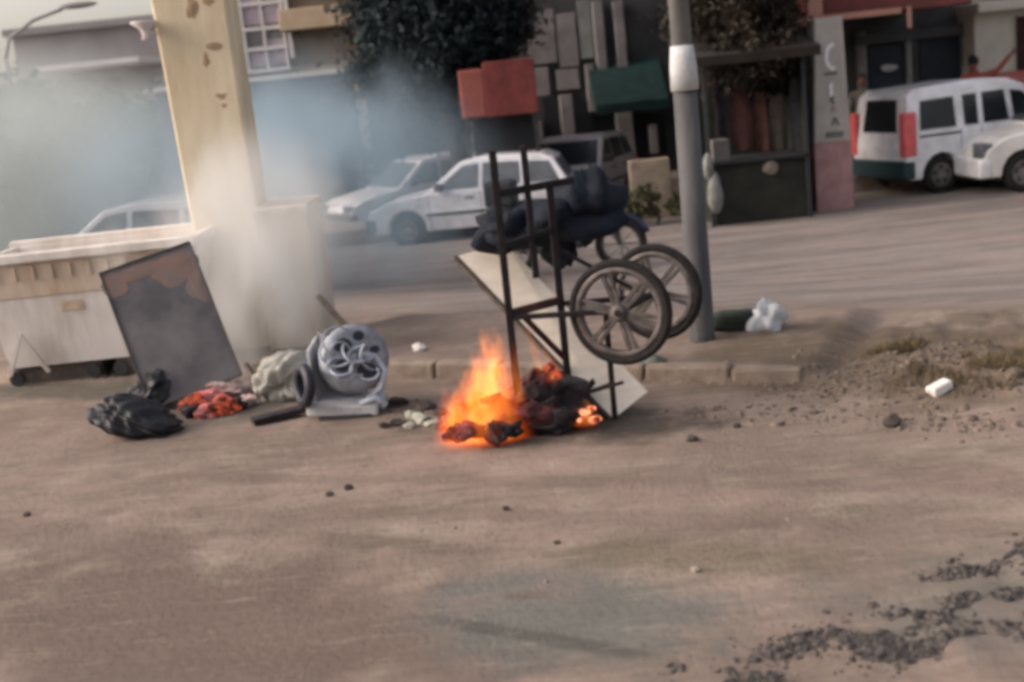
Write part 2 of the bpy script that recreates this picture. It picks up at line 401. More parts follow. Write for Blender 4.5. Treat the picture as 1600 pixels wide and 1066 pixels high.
    col = mix(math_('MULTIPLY', ramp(npk, .5, .68), .5), col, (.25, .178, .148))
    hv = N('ShaderNodeHueSaturation'); hv.inputs['Value'].default_value = 1.03; L(col, hv.inputs['Color']); col = hv.outputs[0]
    L(col, b.inputs['Base Color'])
    bp = N('ShaderNodeBump'); bp.inputs['Strength'].default_value = .8; bp.inputs['Distance'].default_value = .025
    L(math_('ADD', nfine, math_('MULTIPLY', ngr, .4)), bp.inputs['Height']); L(bp.outputs[0], b.inputs['Normal'])
    return m
M_ground = ground_mat()
struct(npmesh('ground', np.stack([X, Y, Z], -1).reshape(-1, 3), fc, M_ground, smooth=True))

# kerb stones of the median
kerb = struct(bpy.data.objects.new('kerb', None)); C.objects.link(kerb)
k0 = Vector((-1.1, 9.9, 0)); ku = Vector((UX, UY, 0)); kn = Vector((NX, NY, 0))
t = -1.35
kr = random.Random(3)
while t < 3.35:
    ln = min(.62 + kr.uniform(-.06, .08), 3.5 - t)
    c = k0 + ku * (t + ln / 2) + kn * (.045 + kr.uniform(-.02, .02)); top = .132 + kr.uniform(-.022, .012)
    Mx = Matrix.Rotation(math.atan2(UY, UX) + kr.uniform(-.02, .02), 3, 'Z') @ Matrix.Rotation(kr.uniform(-.03, .03), 3, 'Y')
    MB().box((c.x, c.y, top / 2 - .06), (ln - .015, .15, top + .12), Mx).build('kerb_stone', M_kerb, kerb, bevel=.03, seg=3)
    t += ln

# pavement in front of the shops
pv = MB()
pv.bx(-14, 30, 21.9, 27.5, -.6, -.02)
struct(pv.build('pavement', M_kerb, None, bevel=.02))

# ------------------------------------------------------------------ scattered stuff
def rocks(name, pts, sizes, m, seed):
    r_ = np.random.default_rng(seed); vs, fs = ico(1); fs = np.array(fs); n = len(pts)
    q = r_.normal(size=(n, 4)); q /= np.linalg.norm(q, axis=1)[:, None]
    a, b, c, d = q.T
    Rm = np.stack([1 - 2 * (c * c + d * d), 2 * (b * c - a * d), 2 * (b * d + a * c), 2 * (b * c + a * d), 1 - 2 * (b * b + d * d), 2 * (c * d - a * b), 2 * (b * d - a * c), 2 * (c * d + a * b), 1 - 2 * (b * b + c * c)], -1).reshape(n, 3, 3)
    sc_ = sizes[:, None, None] * r_.uniform(.55, 1.3, (n, 1, 3))
    v = vs[None] * r_.uniform(.75, 1.2, (n, len(vs), 1)) * sc_
    v = np.einsum('nij,nkj->nki', Rm, v); v[:, :, 2] *= .7
    v += pts[:, None, :]; v[:, :, 2] -= (sizes * .08)[:, None]
    f = fs[None] + (np.arange(n) * len(vs))[:, None, None]
    return npmesh(name, v.reshape(-1, 3), f.reshape(-1, 3), m)
# crumbled asphalt in the near right corner, laid in ragged drifts
def drift(n, poly, spread, seed):
    r_ = np.random.default_rng(seed); poly = [on(*q) for q in poly]; out = []
    pa = np.array([q[:2] for q in poly]); k = r_.integers(0, len(poly) - 1, n); u = r_.random((n, 1))
    xy = pa[k] * (1 - u) + pa[k + 1] * u + r_.normal(0, spread, (n, 2)) * np.array([1, .7])
    return np.column_stack([xy, gz(xy[:, 0], xy[:, 1])])
a = np.concatenate([drift(2200, [(1210, 1022), (1290, 995), (1350, 1010), (1400, 1025), (1480, 1000), (1620, 990)], .06, 1),
                    drift(1800, [(1380, 985), (1480, 955), (1560, 925), (1640, 900)], .07, 2),
                    drift(1200, [(1480, 905), (1540, 880), (1640, 850)], .07, 3),
                    drift(500, [(1050, 1050), (1130, 1062), (1220, 1060)], .045, 4), drift(900, [(1230, 1040), (1400, 990), (1620, 930)], .2, 41)])
a = a[fbm(a[:, 0] * 7, a[:, 1] * 7, 3, 77) > -.08]
sz = np.random.default_rng(5).gamma(1.2, .0048, len(a)) + .0022
o = rocks('crumbled_asphalt', a, sz, mat('asphalt crumbs', (.17, .14, .12), .95, (.035, .031, .029), 38, .5, contrast=(.47, .68)), 6)
tag(o, 'dark crumbled asphalt strewn in drifts in the near right corner', 'rubble', kind='stuff')
r_ = np.random.default_rng(11)
px = r_.uniform(-4, 5, 700); py = 3.6 + 7.5 * r_.random(700) ** 1.3
a = np.stack([px, py, gz(px, py)], -1)
o = rocks('gravel', a, r_.gamma(1.2, .003, len(a)) + .0015, mat('gravel grit', (.26, .21, .17), .95, (.09, .07, .06), 30, .4), 12)
tag(o, 'fine grit scattered over the dusty open ground', 'gravel', kind='stuff')
a = np.concatenate([drift(600, [(1120, 640), (1300, 650), (1450, 655), (1620, 670)], .2, 7), drift(2600, [(1280, 600), (1400, 570), (1620, 560), (1620, 600)], .34, 8), drift(350, [(560, 640), (640, 640), (700, 660)], .12, 9), drift(350, [(20, 590), (120, 590), (200, 585)], .1, 10)])
o = rocks('rubble', a, np.random.default_rng(13).gamma(1.2, .0075, len(a)) + .003, mat('median rubble', (.2, .155, .115), .95, (.06, .047, .037), 30, .4), 14)
tag(o, 'small brown clods and rubble along the worn median edge', 'rubble', kind='stuff')
# dry grass on the median
r_ = np.random.default_rng(21); n = 15000
q = drift(n, [(1290, 600), (1400, 560), (1500, 540), (1640, 580), (1640, 545)], .33, 22)
q2 = drift(1500, [(1110, 545), (1180, 552), (1260, 545)], .09, 23)
q = np.concatenate([q, q2]); keep = fbm(q[:, 0] * 2.2, q[:, 1] * 2.2, 3, 31) > .04
q = q[keep]; n = len(q)
h = r_.uniform(.02, .085, n); an = r_.uniform(0, 6.28, n); wd = r_.uniform(.003, .007, n); ln = r_.normal(0, .035, (n, 2))
v = np.zeros((n, 3, 3)); v[:, 0] = q; v[:, 1] = q; v[:, 2] = q
v[:, 0, 0] -= np.cos(an) * wd; v[:, 0, 1] -= np.sin(an) * wd; v[:, 1, 0] += np.cos(an) * wd; v[:, 1, 1] += np.sin(an) * wd
v[:, 2, :2] += ln; v[:, 2, 2] += h; v[:, :2, 2] -= .01
o = npmesh('dry_grass', v.reshape(-1, 3), np.arange(n * 3).reshape(n, 3), mat('dry grass', (.16, .12, .065), .9, (.085, .065, .04), 1.6))
tag(o, 'sparse dry olive grass on the median mound', 'grass', kind='stuff')

# ------------------------------------------------------------------ hand cart stood on end
pA = on(815, 674); axd = Vector((.76, .65, 0)).normalized(); axl = Vector((.47, .88, 0)).normalized()
sep = .47; pB = Vector((pA.x + axd.x * sep, pA.y + axd.y * sep, pA.z))
cart = thing('handcart', 'upended handcart with dark iron frame and two spoked wheels over the fire', 'cart', (pA.x, pA.y, pA.z))
def rail(a, z): q = pA + axd * a; return Vector((q.x, q.y, z))
zA = P(772, 235, pA.y).z; zc = P(800, 490, pA.y).z; zt = P(780, 303, pA.y).z
MB().bar(rail(0, pA.z - .03), rail(0, zA), .05, .05).build('post', M_iron, cart, bevel=.006)
MB().bar(rail(sep, pA.z - .03), rail(sep, zt + .02), .05, .05).build('post', M_iron, cart, bevel=.006)
MB().bar(rail(.27, zt - .6), rail(.27, zA), .045, .045).build('handle', M_iron, cart, bevel=.006)
MB().bar(rail(-.02, zc), rail(sep + .02, zc), .055, .035).build('crossbar', M_ironr, cart, bevel=.005)
MB().bar(rail(-.02, zt), rail(sep + .22, zt), .05, .035).build('crossbar', M_iron, cart, bevel=.005)
MB().bar(rail(.0, zt - .34), rail(sep, zt - .3), .035, .03).build('crossbar', M_iron, cart, bevel=.005)
MB().bar(rail(.1, zc - .02), rail(sep, zc - .42), .04, .03).build('brace', M_ironr, cart, bevel=.005)
wc1 = P(969, 488, 7.72); wc2 = wc1 + axl * .66; zw = wc1.z
MB().tube([wc1 - axl * .05, wc2 + axl * .05], .022, 10).build('axle', M_iron, cart)
for a_, b_ in ((0., .04), (sep, .5)):       # arms from the rails to the axle
    MB().bar(rail(a_, zw + .01), wc1 + axl * b_, .035, .03).build('bracket', M_iron, cart, bevel=.004)
MB().bar(rail(sep, zw + .4), wc1 + axl * .5, .028, .02).build('brace', M_iron, cart, bevel=.004)
lg = on(961, 655); MB().tube([lg + Vector((0, 0, -.02)), Vector((lg.x, lg.y, zw - .02)), wc1 + axl * .2], .02, 8).build('prop_leg', M_iron, cart)
def cartwheel(c, rad, yaw_off):
    ax = (Matrix.Rotation(yaw_off, 3, 'Z') @ axl).normalized()
    Mw = Matrix.Translation(c) @ ax.to_track_quat('Z', 'Y').to_matrix().to_4x4()
    tw = .032; r = rad
    tyre = MB().lathe([(r - .052, -tw * .7), (r - .03, -tw), (r - .01, -tw * .8), (r, -tw * .3), (r, tw * .3), (r - .01, tw * .8), (r - .03, tw), (r - .052, tw * .7)], Mw, 56).build('wheel', M_rubber, cart, smooth=True)
    MB().lathe([(r - .05, -.026), (r - .085, -.022), (r - .095, -.012), (r - .095, .012), (r - .085, .022), (r - .05, .026)], Mw, 56).build('rim', M_rimc, tyre, smooth=True)
    MB().lathe([(.012, -.05), (.045, -.045), (.06, -.02), (.06, .02), (.045, .045), (.012, .05)], Mw, 24).build('hub', M_rimc, tyre, smooth=True)
    MB().lathe([(.0, -.056), (.022, -.056), (.022, .056), (.0, .056)], Mw, 16).build('bearing', M_iron, tyre)
    for k in range(6):
        a = R(60 * k + 14); m3 = MB()
        for da in (-.16, .16):
            p0 = Mw @ Vector((.04 * math.cos(a + da * 2), .04 * math.sin(a + da * 2), -.012)); p1 = Mw @ Vector(((r - .085) * math.cos(a + da * .55), (r - .085) * math.sin(a + da * .55), -.008))
            m3.bar(p0, p1, .03, .022, ref=ax)
        m3.build('spoke', M_rimc, tyre, bevel=.004)
cartwheel(wc1, .35, R(3)); cartwheel(wc2, .34, R(-2))
# long plywood board through the frame
bdY0, bdY1 = 7.95, 8.05
c1, c2, c3, c4 = P(714, 400, 8.85), P(790, 380, 9.05), P(1012, 612, 8.25), P(957, 655, 7.93)
nrm = (c2 - c1).cross(c4 - c1).normalized()
b = MB().prism([c1, c2, c3, c4], nrm * .022).build('plywood_board', M_ply, None, bevel=.003)
tag(b, 'long pale plywood board leaning diagonally through the burning cart', 'board')
e1 = c1 - (c2 - c1).normalized() * .012; e4 = c4 - (c3 - c4).normalized() * .012
MB().bar(e1 + nrm * .011, e4 + nrm * .011, .03, .03, ref=nrm).build('dark_edge', M_plyd, None)  # darker strip along the lower edge of the board
so_ = bpy.data.objects['dark_edge']; so_.parent = b; so_.location = so_.location - b.location

# burning rubbish heap
hp = thing('burning_heap', 'charred heap of rubbish burning under the upended cart', 'rubbish heap', (.15, 7.9, 0))
hr = random.Random(5)
MB().blob((.1, 8.0, .06), (.36, .24, .24), 3, .34, 4, 4.2).build('ash_mound', M_char, hp)
for i, (px_, py_, Y_, s_) in enumerate([(745, 640, 8.0, .13), (775, 655, 7.85, .12), (720, 655, 8.0, .08), (838, 598, 8.0, .12), (862, 612, 7.95, .10), (892, 640, 7.85, .07), (840, 640, 7.8, .13), (870, 655, 7.75, .1), (760, 672, 7.85, .07), (915, 660, 7.8, .06), (815, 625, 8.1, .13), (800, 665, 7.9, .08), (735, 672, 7.62, .085), (775, 676, 7.6, .09), (800, 672, 7.6, .08), (715, 676, 7.66, .06), (880, 655, 7.7, .08)]):
    p = P(px_, py_, Y_)
    MB().blob(p, (s_ * hr.uniform(.9, 1.4), s_, s_ * hr.uniform(.6, .95)), 40 + i, .34, 3, 3.4).build('charred_lump', M_charr if i % 3 == 0 else M_char, hp)
for i in range(14):
    p = P(hr.uniform(730, 930), hr.uniform(600, 665), hr.uniform(7.75, 8.05)); q = p + Vector((hr.uniform(-.2, .2), hr.uniform(-.1, .1), hr.uniform(-.05, .16)))
    MB().bar(p, q, hr.uniform(.015, .04), .018).build('charred_stick', M_char, hp)
for px_, py_, s_ in [(915, 645, .042), (930, 655, .035), (905, 655, .03), (925, 638, .028)]:
    p = P(px_, py_, 7.72); MB().blob(p, (s_, s_, s_ * .7), int(px_), .3, 3, 3).build('ember', M_emberh, hp)
for px_, py_ in [(725, 668), (750, 660), (870, 585), (780, 650), (858, 575)]:
    p = P(px_, py_, 7.8); MB().blob(p, (.04, .04, .03), int(px_) + 9, .3, 3, 3).build('ember', M_ember, hp)

# flames: glowing gas
def flame_mat(name, strength):
    m = bpy.data.materials.new(name); m.use_nodes = True; t = m.node_tree; L = t.links.new; N = t.nodes.new
    for n in list(t.nodes):
        if n.type == 'BSDF_PRINCIPLED': t.nodes.remove(n)
    out = t.nodes['Material Output']; tc = N('ShaderNodeTexCoord')
    oi = N('ShaderNodeObjectInfo')
    def mth(op, a, c=0., clamp=False):
        x = N('ShaderNodeMath'); x.operation = op; x.use_clamp = clamp
        for i, v in enumerate((a, c)):
            if isinstance(v, (int, float)): x.inputs[i].default_value = v
            else: L(v, x.inputs[i])
        return x.outputs[0]
    n4 = N('ShaderNodeTexNoise'); n4.noise_dimensions = '4D'; n4.inputs['Scale'].default_value = 2.6; n4.inputs['Detail'].default_value = 4; n4.inputs['Roughness'].default_value = .6
    mp = N('ShaderNodeMapping'); mp.inputs['Scale'].default_value = (1.3, 1.3, .8); L(tc.outputs['Object'], mp.inputs[0]); L(mp.outputs[0], n4.inputs['Vector'])
    L(mth('MULTIPLY', oi.outputs['Random'], 40.), n4.inputs['W'])
    sp = N('ShaderNodeSeparateXYZ'); L(tc.outputs['Object'], sp.inputs[0])
    sc2 = N('ShaderNodeSeparateColor'); L(n4.outputs['Color'], sc2.inputs[0])
    z = sp.outputs[2]
    amp = mth('ADD', mth('MULTIPLY', z, 1.1), .35)
    x = mth('ADD', sp.outputs[0], mth('MULTIPLY', mth('SUBTRACT', sc2.outputs[0], .5), amp))
    y = mth('ADD', sp.outputs[1], mth('MULTIPLY', mth('SUBTRACT', sc2.outputs[1], .5), amp))
    r = mth('SQRT', mth('ADD', mth('MULTIPLY', x, x), mth('MULTIPLY', y, y)))
    wz = mth('MULTIPLY', mth('POWER', mth('SUBTRACT', 1., z, True), .6), .5)
    d = mth('SUBTRACT', 1., mth('DIVIDE', r, mth('ADD', wz, .001)), True)
    base = mth('MULTIPLY', z, 7., True)
    d = mth('MULTIPLY', d, base)
    rp = N('ShaderNodeValToRGB'); L(d, rp.inputs[0]); e = rp.color_ramp.elements
    e[0].position = .0; e[0].color = (1, .07, .01, 1); e[1].position = .85; e[1].color = (1, .38, .05, 1)
    k = e.new(.4); k.color = (1, .15, .014, 1)
    em = N('ShaderNodeEmission'); L(rp.outputs[0], em.inputs[0]); L(mth('MULTIPLY', mth('POWER', d, 1.25), strength), em.inputs[1])
    L(em.outputs[0], out.inputs['Volume']); m.cycles.volume_step_rate = .6 if hasattr(m.cycles, 'volume_step_rate') else 1
    return m
M_flame = flame_mat('flame gas', 3.2)
def flame(root, px_, py_, Y_, h_, w_, lean=0.):
    p = P(px_, py_, Y_)
    m3 = MB(); m3.lathe([(.02, 0), (.6, .0), (.72, .35), (.6, .75), (.35, 1.05), (.02, 1.1)], Matrix.Identity(4), 14, closed=False)
    o = m3.build('flame', M_flame, root, local=True, smooth=True)
    o.location = p - root.location; o.scale = (w_, w_, h_); o.rotation_euler = (0, lean, random.uniform(0, 0))
    return o
fire = thing('fire', 'bright orange flames on the left of the cart frame', 'fire', (-.2, 7.75, .05))
frn = random.Random(31)
for a in [(738, 704, 7.72, .56, .54, .12), (780, 704, 7.82, .80, .48, .02), (722, 702, 7.7, .48, .46, .08), (798, 702, 7.72, .68, .36, .0), (758, 692, 7.65, .54, .46, .24), (712, 692, 7.72, .38, .36, .1), (788, 660, 7.85, .66, .4, -.05), (756, 640, 7.85, .56, .34, .12), (736, 640, 7.8, .4, .28, .22)]: flame(fire, *a)
fire2 = thing('fire', 'small flames licking up between the cart posts', 'fire', (.3, 7.9, .25))
for a in [(866, 600, 7.8, .3, .13, -.12), (848, 590, 7.85, .42, .1, -.2), (815, 640, 7.75, .5, .12, -.05)]: flame(fire2, *a)
fire3 = thing('fire', 'low flame glowing at the right foot of the heap', 'fire', (.55, 7.75, .03))
for a in [(920, 668, 7.7, .2, .18, 0), (905, 668, 7.7, .14, .12, 0)]: flame(fire3, *a)

# ------------------------------------------------------------------ rubbish on the left
# cream skip
sk = thing('skip_bin', 'cream painted steel skip with ribbed rim at the left edge', 'skip', (-4.0, 11.2, 0))
bY = 11.0
tl, tr = P(-60, 412, bY), P(300, 380, bY); bl_, br_ = P(-30, 565, bY), P(262, 560, bY)
depth = 1.25
zt_, zb_ = (tl.z + tr.z) / 2, .17
def skp(x, y, z): return Vector((x, y, z))
xl, xr = tl.x, tr.x
body = MB()
T = [skp(xl, bY, zt_), skp(xr, bY, zt_), skp(xr, bY + depth, zt_), skp(xl, bY + depth, zt_)]
Bq = [skp(xl + .22, bY + .12, zb_), skp(xr - .2, bY + .12, zb_), skp(xr - .2, bY + depth - .12, zb_), skp(xl + .22, bY + depth - .12, zb_)]
body.add(T + Bq, [(0, 1, 5, 4), (1, 2, 6, 5), (2, 3, 7, 6), (3, 0, 4, 7), (4, 5, 6, 7)])
Ti = [v + Vector((dx, dy, -.0)) for v, (dx, dy) in zip(T, ((.05, .05), (-.05, .05), (-.05, -.05), (.05, -.05)))]
Bi = [v + Vector((dx, dy, .05)) for v, (dx, dy) in zip(Bq, ((.05, .05), (-.05, .05), (-.05, -.05), (.05, -.05)))]
body.add(Ti + Bi, [(0, 4, 5, 1), (1, 5, 6, 2), (2, 6, 7, 3), (3, 7, 4, 0), (4, 7, 6, 5)])
body.add(T + Ti, [(0, 1, 5, 4), (1, 2, 6, 5), (2, 3, 7, 6), (3, 0, 4, 7)])
body.build('body', M_creamw, sk)
MB().bar((xl - .04, bY - .02, zt_ + .01), (xr + .04, bY - .02, zt_ + .01), .09, .09).build('rim', M_creamw, sk, bevel=.015)
MB().bar((xl - .04, bY + depth + .02, zt_ + .01), (xr + .04, bY + depth + .02, zt_ + .01), .09, .09).build('rim', M_creamw, sk, bevel=.015)
MB().bar((xr + .02, bY, zt_ + .01), (xr + .02, bY + depth, zt_ + .01), .09, .08, ref=(1, 0, 0)).build('rim', M_creamw, sk, bevel=.015)
def fy(z): return bY + .12 * (zt_ - z) / (zt_ - zb_)
MB().add([(xl + .02, fy(zt_ - .05) - .012, zt_ - .05), (xr - .02, fy(zt_ - .05) - .012, zt_ - .05), (xr - .08, fy(zt_ - .36) - .012, zt_ - .36), (xl + .08, fy(zt_ - .36) - .012, zt_ - .36),
          (xl + .02, fy(zt_ - .05) + .012, zt_ - .05), (xr - .02, fy(zt_ - .05) + .012, zt_ - .05), (xr - .08, fy(zt_ - .36) + .012, zt_ - .36), (xl + .08, fy(zt_ - .36) + .012, zt_ - .36)],
         [(0, 1, 2, 3), (4, 7, 6, 5), (0, 4, 5, 1), (1, 5, 6, 2), (2, 6, 7, 3), (3, 7, 4, 0)]).build('stiffening_band', M_cream, sk, bevel=.006)
n = 12
for i in range(n):
    x = xl + .12 + (xr - xl - .24) * i / (n - 1)
    MB().bar((x, fy(zt_ - .07) - .02, zt_ - .07), (x, fy(zt_ - .2) - .02, zt_ - .2), .03, .03).build('rib', M_cream, sk, bevel=.006)
for x in (xl + .62, xr - .5):
    MB().bx(x - .42, x + .42, bY + .18, bY + depth - .18, -.02, .16).build('runner', M_skipdk, sk, bevel=.02)
    for dx in (-.36, .36): MB().lathe([(0, -.03), (.065, -.03), (.07, 0), (.065, .03), (0, .03)], Matrix.Translation((x + dx, bY + .1, .075)) @ Matrix.Rotation(R(90), 4, 'X'), 16).build('caster', M_trim, sk)
xx = P(40, 550, bY).x
MB().bar((xx - .2, bY + .05, .12), (xx - .02, bY - .01, .5), .035, .03).build('strut', M_creamw, sk)
MB().bar((xx + .16, bY + .05, .12), (xx - .02, bY - .01, .5), .035, .03).build('strut', M_creamw, sk)
pm = P(110, 478, bY); MB().box((pm.x, fy(pm.z) - .004, pm.z), (.2, .012, .09)).build('faded_stencil', mat('faded ochre stencil', (.5, .4, .29), .8, (.38, .29, .2), 14), sk)

# leaning scorched board (door of a wardrobe)
q1, q2, q3, q4 = P(236, 640, 9.55), P(378, 586, 9.75), P(283, 392, 10.15), P(150, 430, 9.95)
# make it a true rectangle
ub = (q2 - q1); vb = (q4 - q1); vb = vb - ub * (vb.dot(ub) / ub.dot(ub)); nb = ub.cross(vb).normalized(); un, vn = ub.normalized(), vb.normalized(); Wb, Hb = ub.length, vb.length
pan = thing('scorched_panel', 'scorched dark grey door panel tilted against the cream skip', 'panel', q1)
MB().prism([q1, q2, q2 + vb, q1 + vb], -nb * .05).build('board', M_board, pan, bevel=.004)
def onb(a, c, off=.008): return q1 + un * (a * Wb) + vn * (c * Hb) + nb * off
for a0, a1, b0, b1 in ((0, 0, 0, 1), (1, 0, 1, 1), (0, 0, 1, 0), (0, 1, 1, 1)):
    MB().bar(onb(a0, a1), onb(b0, b1), .014, .02, ref=nb).build('edge_strip', mat('sooty edge', (.1, .085, .075), .8, (.03, .03, .03), 8, .2), pan, bevel=.004)
for a_, c_, sx_, sz_ in ((.72, .86, .2, .13), (.4, .92, .3, .07), (.9, .7, .07, .16), (.1, .88, .1, .1)):
    Mb = Matrix((un, nb, vn)).transposed()
    MB().blob(onb(a_, c_, 0), (sx_, .006, sz_), int(a_ * 100), .3, 3, 2.6, Mb).build('scorch_mark', M_boardr, pan)
# black bags
tb = on(215, 684)
m3 = MB(); m3.blob((tb.x, tb.y + .1, .12), (.38, .24, .14), 78, .3, 5, 2.4, Matrix.Rotation(R(22), 3, 'Y'), crease=.8)
o = m3.build('black_bag', M_black, None, smooth=True); tag(o, 'sooty black rubbish bag lying in front of the scorched panel', 'bag')
bgr = on(240, 640)
o = MB().blob((bgr.x, bgr.y + .1, .14), (.2, .15, .17), 71, .3, 5, 2.6, crease=.8).build('soot_bag', M_black, None, smooth=True)
tag(o, 'smaller slumped black bag behind the lying black bag', 'bag')
# glowing trash beneath the panel
gt = thing('smouldering_trash', 'smouldering red and pink trash at the foot of the scorched panel', 'trash', (-2.35, 9.4, 0))
er = random.Random(8)
for i, (px_, py_, s_, m_) in enumerate([(310, 630, .09, 0), (335, 622, .1, 1), (355, 612, .1, 2), (375, 605, .08, 2), (345, 635, .09, 0), (370, 628, .07, 3), (325, 640, .07, 1), (388, 622, .06, 2), (300, 640, .06, 3)]):
    p = on(px_, py_ + 12); m_ = [M_ember, mat('pink scorched foil', (.42, .16, .15), .7, (.2, .06, .06), 9, .5, emit=(1, .12, .08), estr=.18), mat('pale ash paper', (.5, .4, .36), .9, (.3, .2, .18), 10, .5), M_char][m_]
    MB().blob((p.x, p.y, s_ * .6), (s_ * 1.3, s_, s_ * .8), 90 + i, .4, 3, 3.5).build('trash_piece', m_, gt)
# gutted washing machine
wm = thing('washing_machine', 'gutted white washing machine with grey drum exposed', 'appliance', tuple(on(545, 655)))
wp = on(545, 652)
def W(x, y, z): return Vector((wp.x + x, wp.y + y, wp.z + z))
MB().box(W(-.02, .18, .06), (.54, .42, .09), Matrix.Rotation(R(-6), 3, 'Z') @ Matrix.Rotation(R(4), 3, 'Y')).build('base_plate', M_whplas, wm, bevel=.02)
MB().box(W(-.02, .0, .0), (.4, .1, .05), Matrix.Rotation(R(-4), 3, 'Z')).build('dark_underside', M_trim, wm, bevel=.01)  # dark strip along the underside of the base plate
MB().prism([W(-.26, .1, .1), W(-.2, .42, .1), W(-.24, .44, .55), W(-.27, .14, .5)], (.02, -.003, 0)).build('side_panel', M_whplas, wm, bevel=.004)
MB().prism([W(-.2, .42, .1), W(.2, .4, .1), W(.1, .42, .42), W(-.22, .44, .58)], (0, .02, 0)).build('back_panel', M_whplas, wm, bevel=.004)
Md = Matrix.Translation(W(.06, .2, .39)) @ Matrix.Rotation(R(20), 4, 'Z') @ Matrix.Rotation(R(72), 4, 'X')
dr = MB().lathe([(.10, .16), (.2, .17), (.245, .15), (.255, .1), (.25, -.14), (.2, -.16), (.2, -.13), (.225, -.1), (.225, .1), (.19, .135), (.1, .13)], Md, 36).build('drum', M_drum, wm, smooth=True)
for i, (ax_, ay_, rr_) in enumerate([(-.09, .1, .07), (-.12, -.05, .055), (.05, -.12, .075), (.14, .03, .04), (.04, .15, .045)]):
    c_ = Md @ Vector((ax_, ay_, .172))
    MB().lathe([(.0, -.006), (rr_, -.006), (rr_ * .9, .006), (.0, .004)], Matrix.Translation(c_) @ Md.to_3x3().to_4x4() @ Matrix.Diagonal((1, .75 + .1 * (i % 3), 1, 1)), 14).build('drum_opening', M_navyrub, dr)
MB().lathe([(.0, .12), (.12, .13), (.215, .15), (.215, .165), (.12, .166), (.0, .16)], Md, 30, closed=False).build('drum_face', M_drum, dr, smooth=True)
hr2 = random.Random(12)
for i in range(11):
    cx_, cy_, rr_ = hr2.uniform(-.15, .15), hr2.uniform(-.16, .14), hr2.uniform(.05, .13); tx, ty_ = hr2.uniform(-1, 1), hr2.uniform(-1, 1); a0 = hr2.uniform(0, 6.28); sw = hr2.uniform(2.5, 5.5); el = hr2.uniform(.5, 1.)
    pts_ = [Md @ Vector((cx_ + rr_ * math.cos(a0 + sw * k / 14), cy_ + rr_ * el * math.sin(a0 + sw * k / 14), .2 + .05 * (tx * math.cos(a0 + sw * k / 14) + ty_ * math.sin(a0 + sw * k / 14)))) for k in range(15)]
    MB().tube(pts_, hr2.uniform(.006, .013), 7).build('wire_loop', mat('pale blue wire', (.46, .5, .56), .5, (.2, .22, .26), 9), dr, smooth=True)
Mg = Matrix.Translation(W(-.3, .02, .27)) @ Matrix.Rotation(R(-62), 4, 'Z') @ Matrix.Rotation(R(82), 4, 'X')
MB().lathe([(.09, -.03), (.13, -.04), (.165, -.02), (.165, .02), (.13, .04), (.09, .03)], Mg, 28).build('door_gasket', M_navyrub, wm, smooth=True)
hs = [W(.16, .05, .12), W(.27, .0, .2), W(.31, .04, .32), W(.24, .1, .42), W(.14, .04, .46)]
MB().tube(hs, .022, 8).build('hose', mat('pale blue hose', (.42, .46, .52), .5, (.3, .33, .38), 8), wm, smooth=True)
hs = [W(.1, -.02, .1), W(.22, -.05, .14), W(.29, -.03, .08), W(.25, .02, .03)]
MB().tube(hs, .02, 8).build('hose', MATS['pale blue hose'], wm, smooth=True)
# planks, sack, scraps
a, b_ = on(393, 668), on(478, 650)
o = MB().bar(a + Vector((0, .05, .03)), b_ + Vector((0, .05, .05)), .12, .045, ref=(0, 0, 1)).build('charred_plank', M_char, None, bevel=.008)
tag(o, 'charred black plank lying left of the washing machine', 'plank')
a, b_ = on(498, 462 + 190), on(540, 655)
o = MB().bar(P(497, 462, 10.6), P(585, 560, 10.4), .05, .05).build('broken_batten', mat('weathered batten', (.2, .16, .12), .9, (.12, .095, .075), 9, .4), None, bevel=.006)
tag(o, 'thin broken batten sticking up beside the ochre pillar plinth', 'batten')
sp_ = on(440, 640)
o = MB().blob((sp_.x, sp_.y + .3, .14), (.27, .2, .22), 33, .3, 5, 2.4, crease=.9).build('pale_sack', M_sack, None, smooth=True)
tag(o, 'slumped pale sack between smouldering trash and the washing machine', 'sack')
o = MB().bar(on(388, 590) + Vector((0, 0, .12)), on(425, 628) + Vector((0, 0, .04)), .03, .03).build('charred_stick', M_stone, None)
tag(o, 'short charred stick at the foot of the pale sack', 'stick')
scr = [(620, 634, .07, 0), (668, 640, .05, 0), (690, 648, .045, 0), (622, 664, .045, 0), (660, 660, .06, 1), (645, 652, .045, 1), (600, 668, .04, 0), (676, 668, .05, 1), (690, 672, .03, 0), (640, 668, .035, 1), (700, 690, .03, 0)]
for i, (px_, py_, s_, k) in enumerate(scr):
    p = on(px_, py_); m3 = MB().blob((p.x, p.y, p.z + s_ * .45), (s_ * 1.2, s_ * .9, s_ * .6), 200 + i, .4, 2, 3)
    if k: tag(m3.build('pale_scrap', mat('greenish pale scrap', (.42, .42, .34), .8, (.2, .2, .15), 9, .4), None), 'pale greenish scrap on the ground between washing machine and fire', 'scrap', 'pale scraps before the kerb')
    else: tag(m3.build('dark_scrap', M_stone, None), 'dark burnt scrap on the ground between washing machine and fire', 'scrap', 'dark scraps before the kerb')
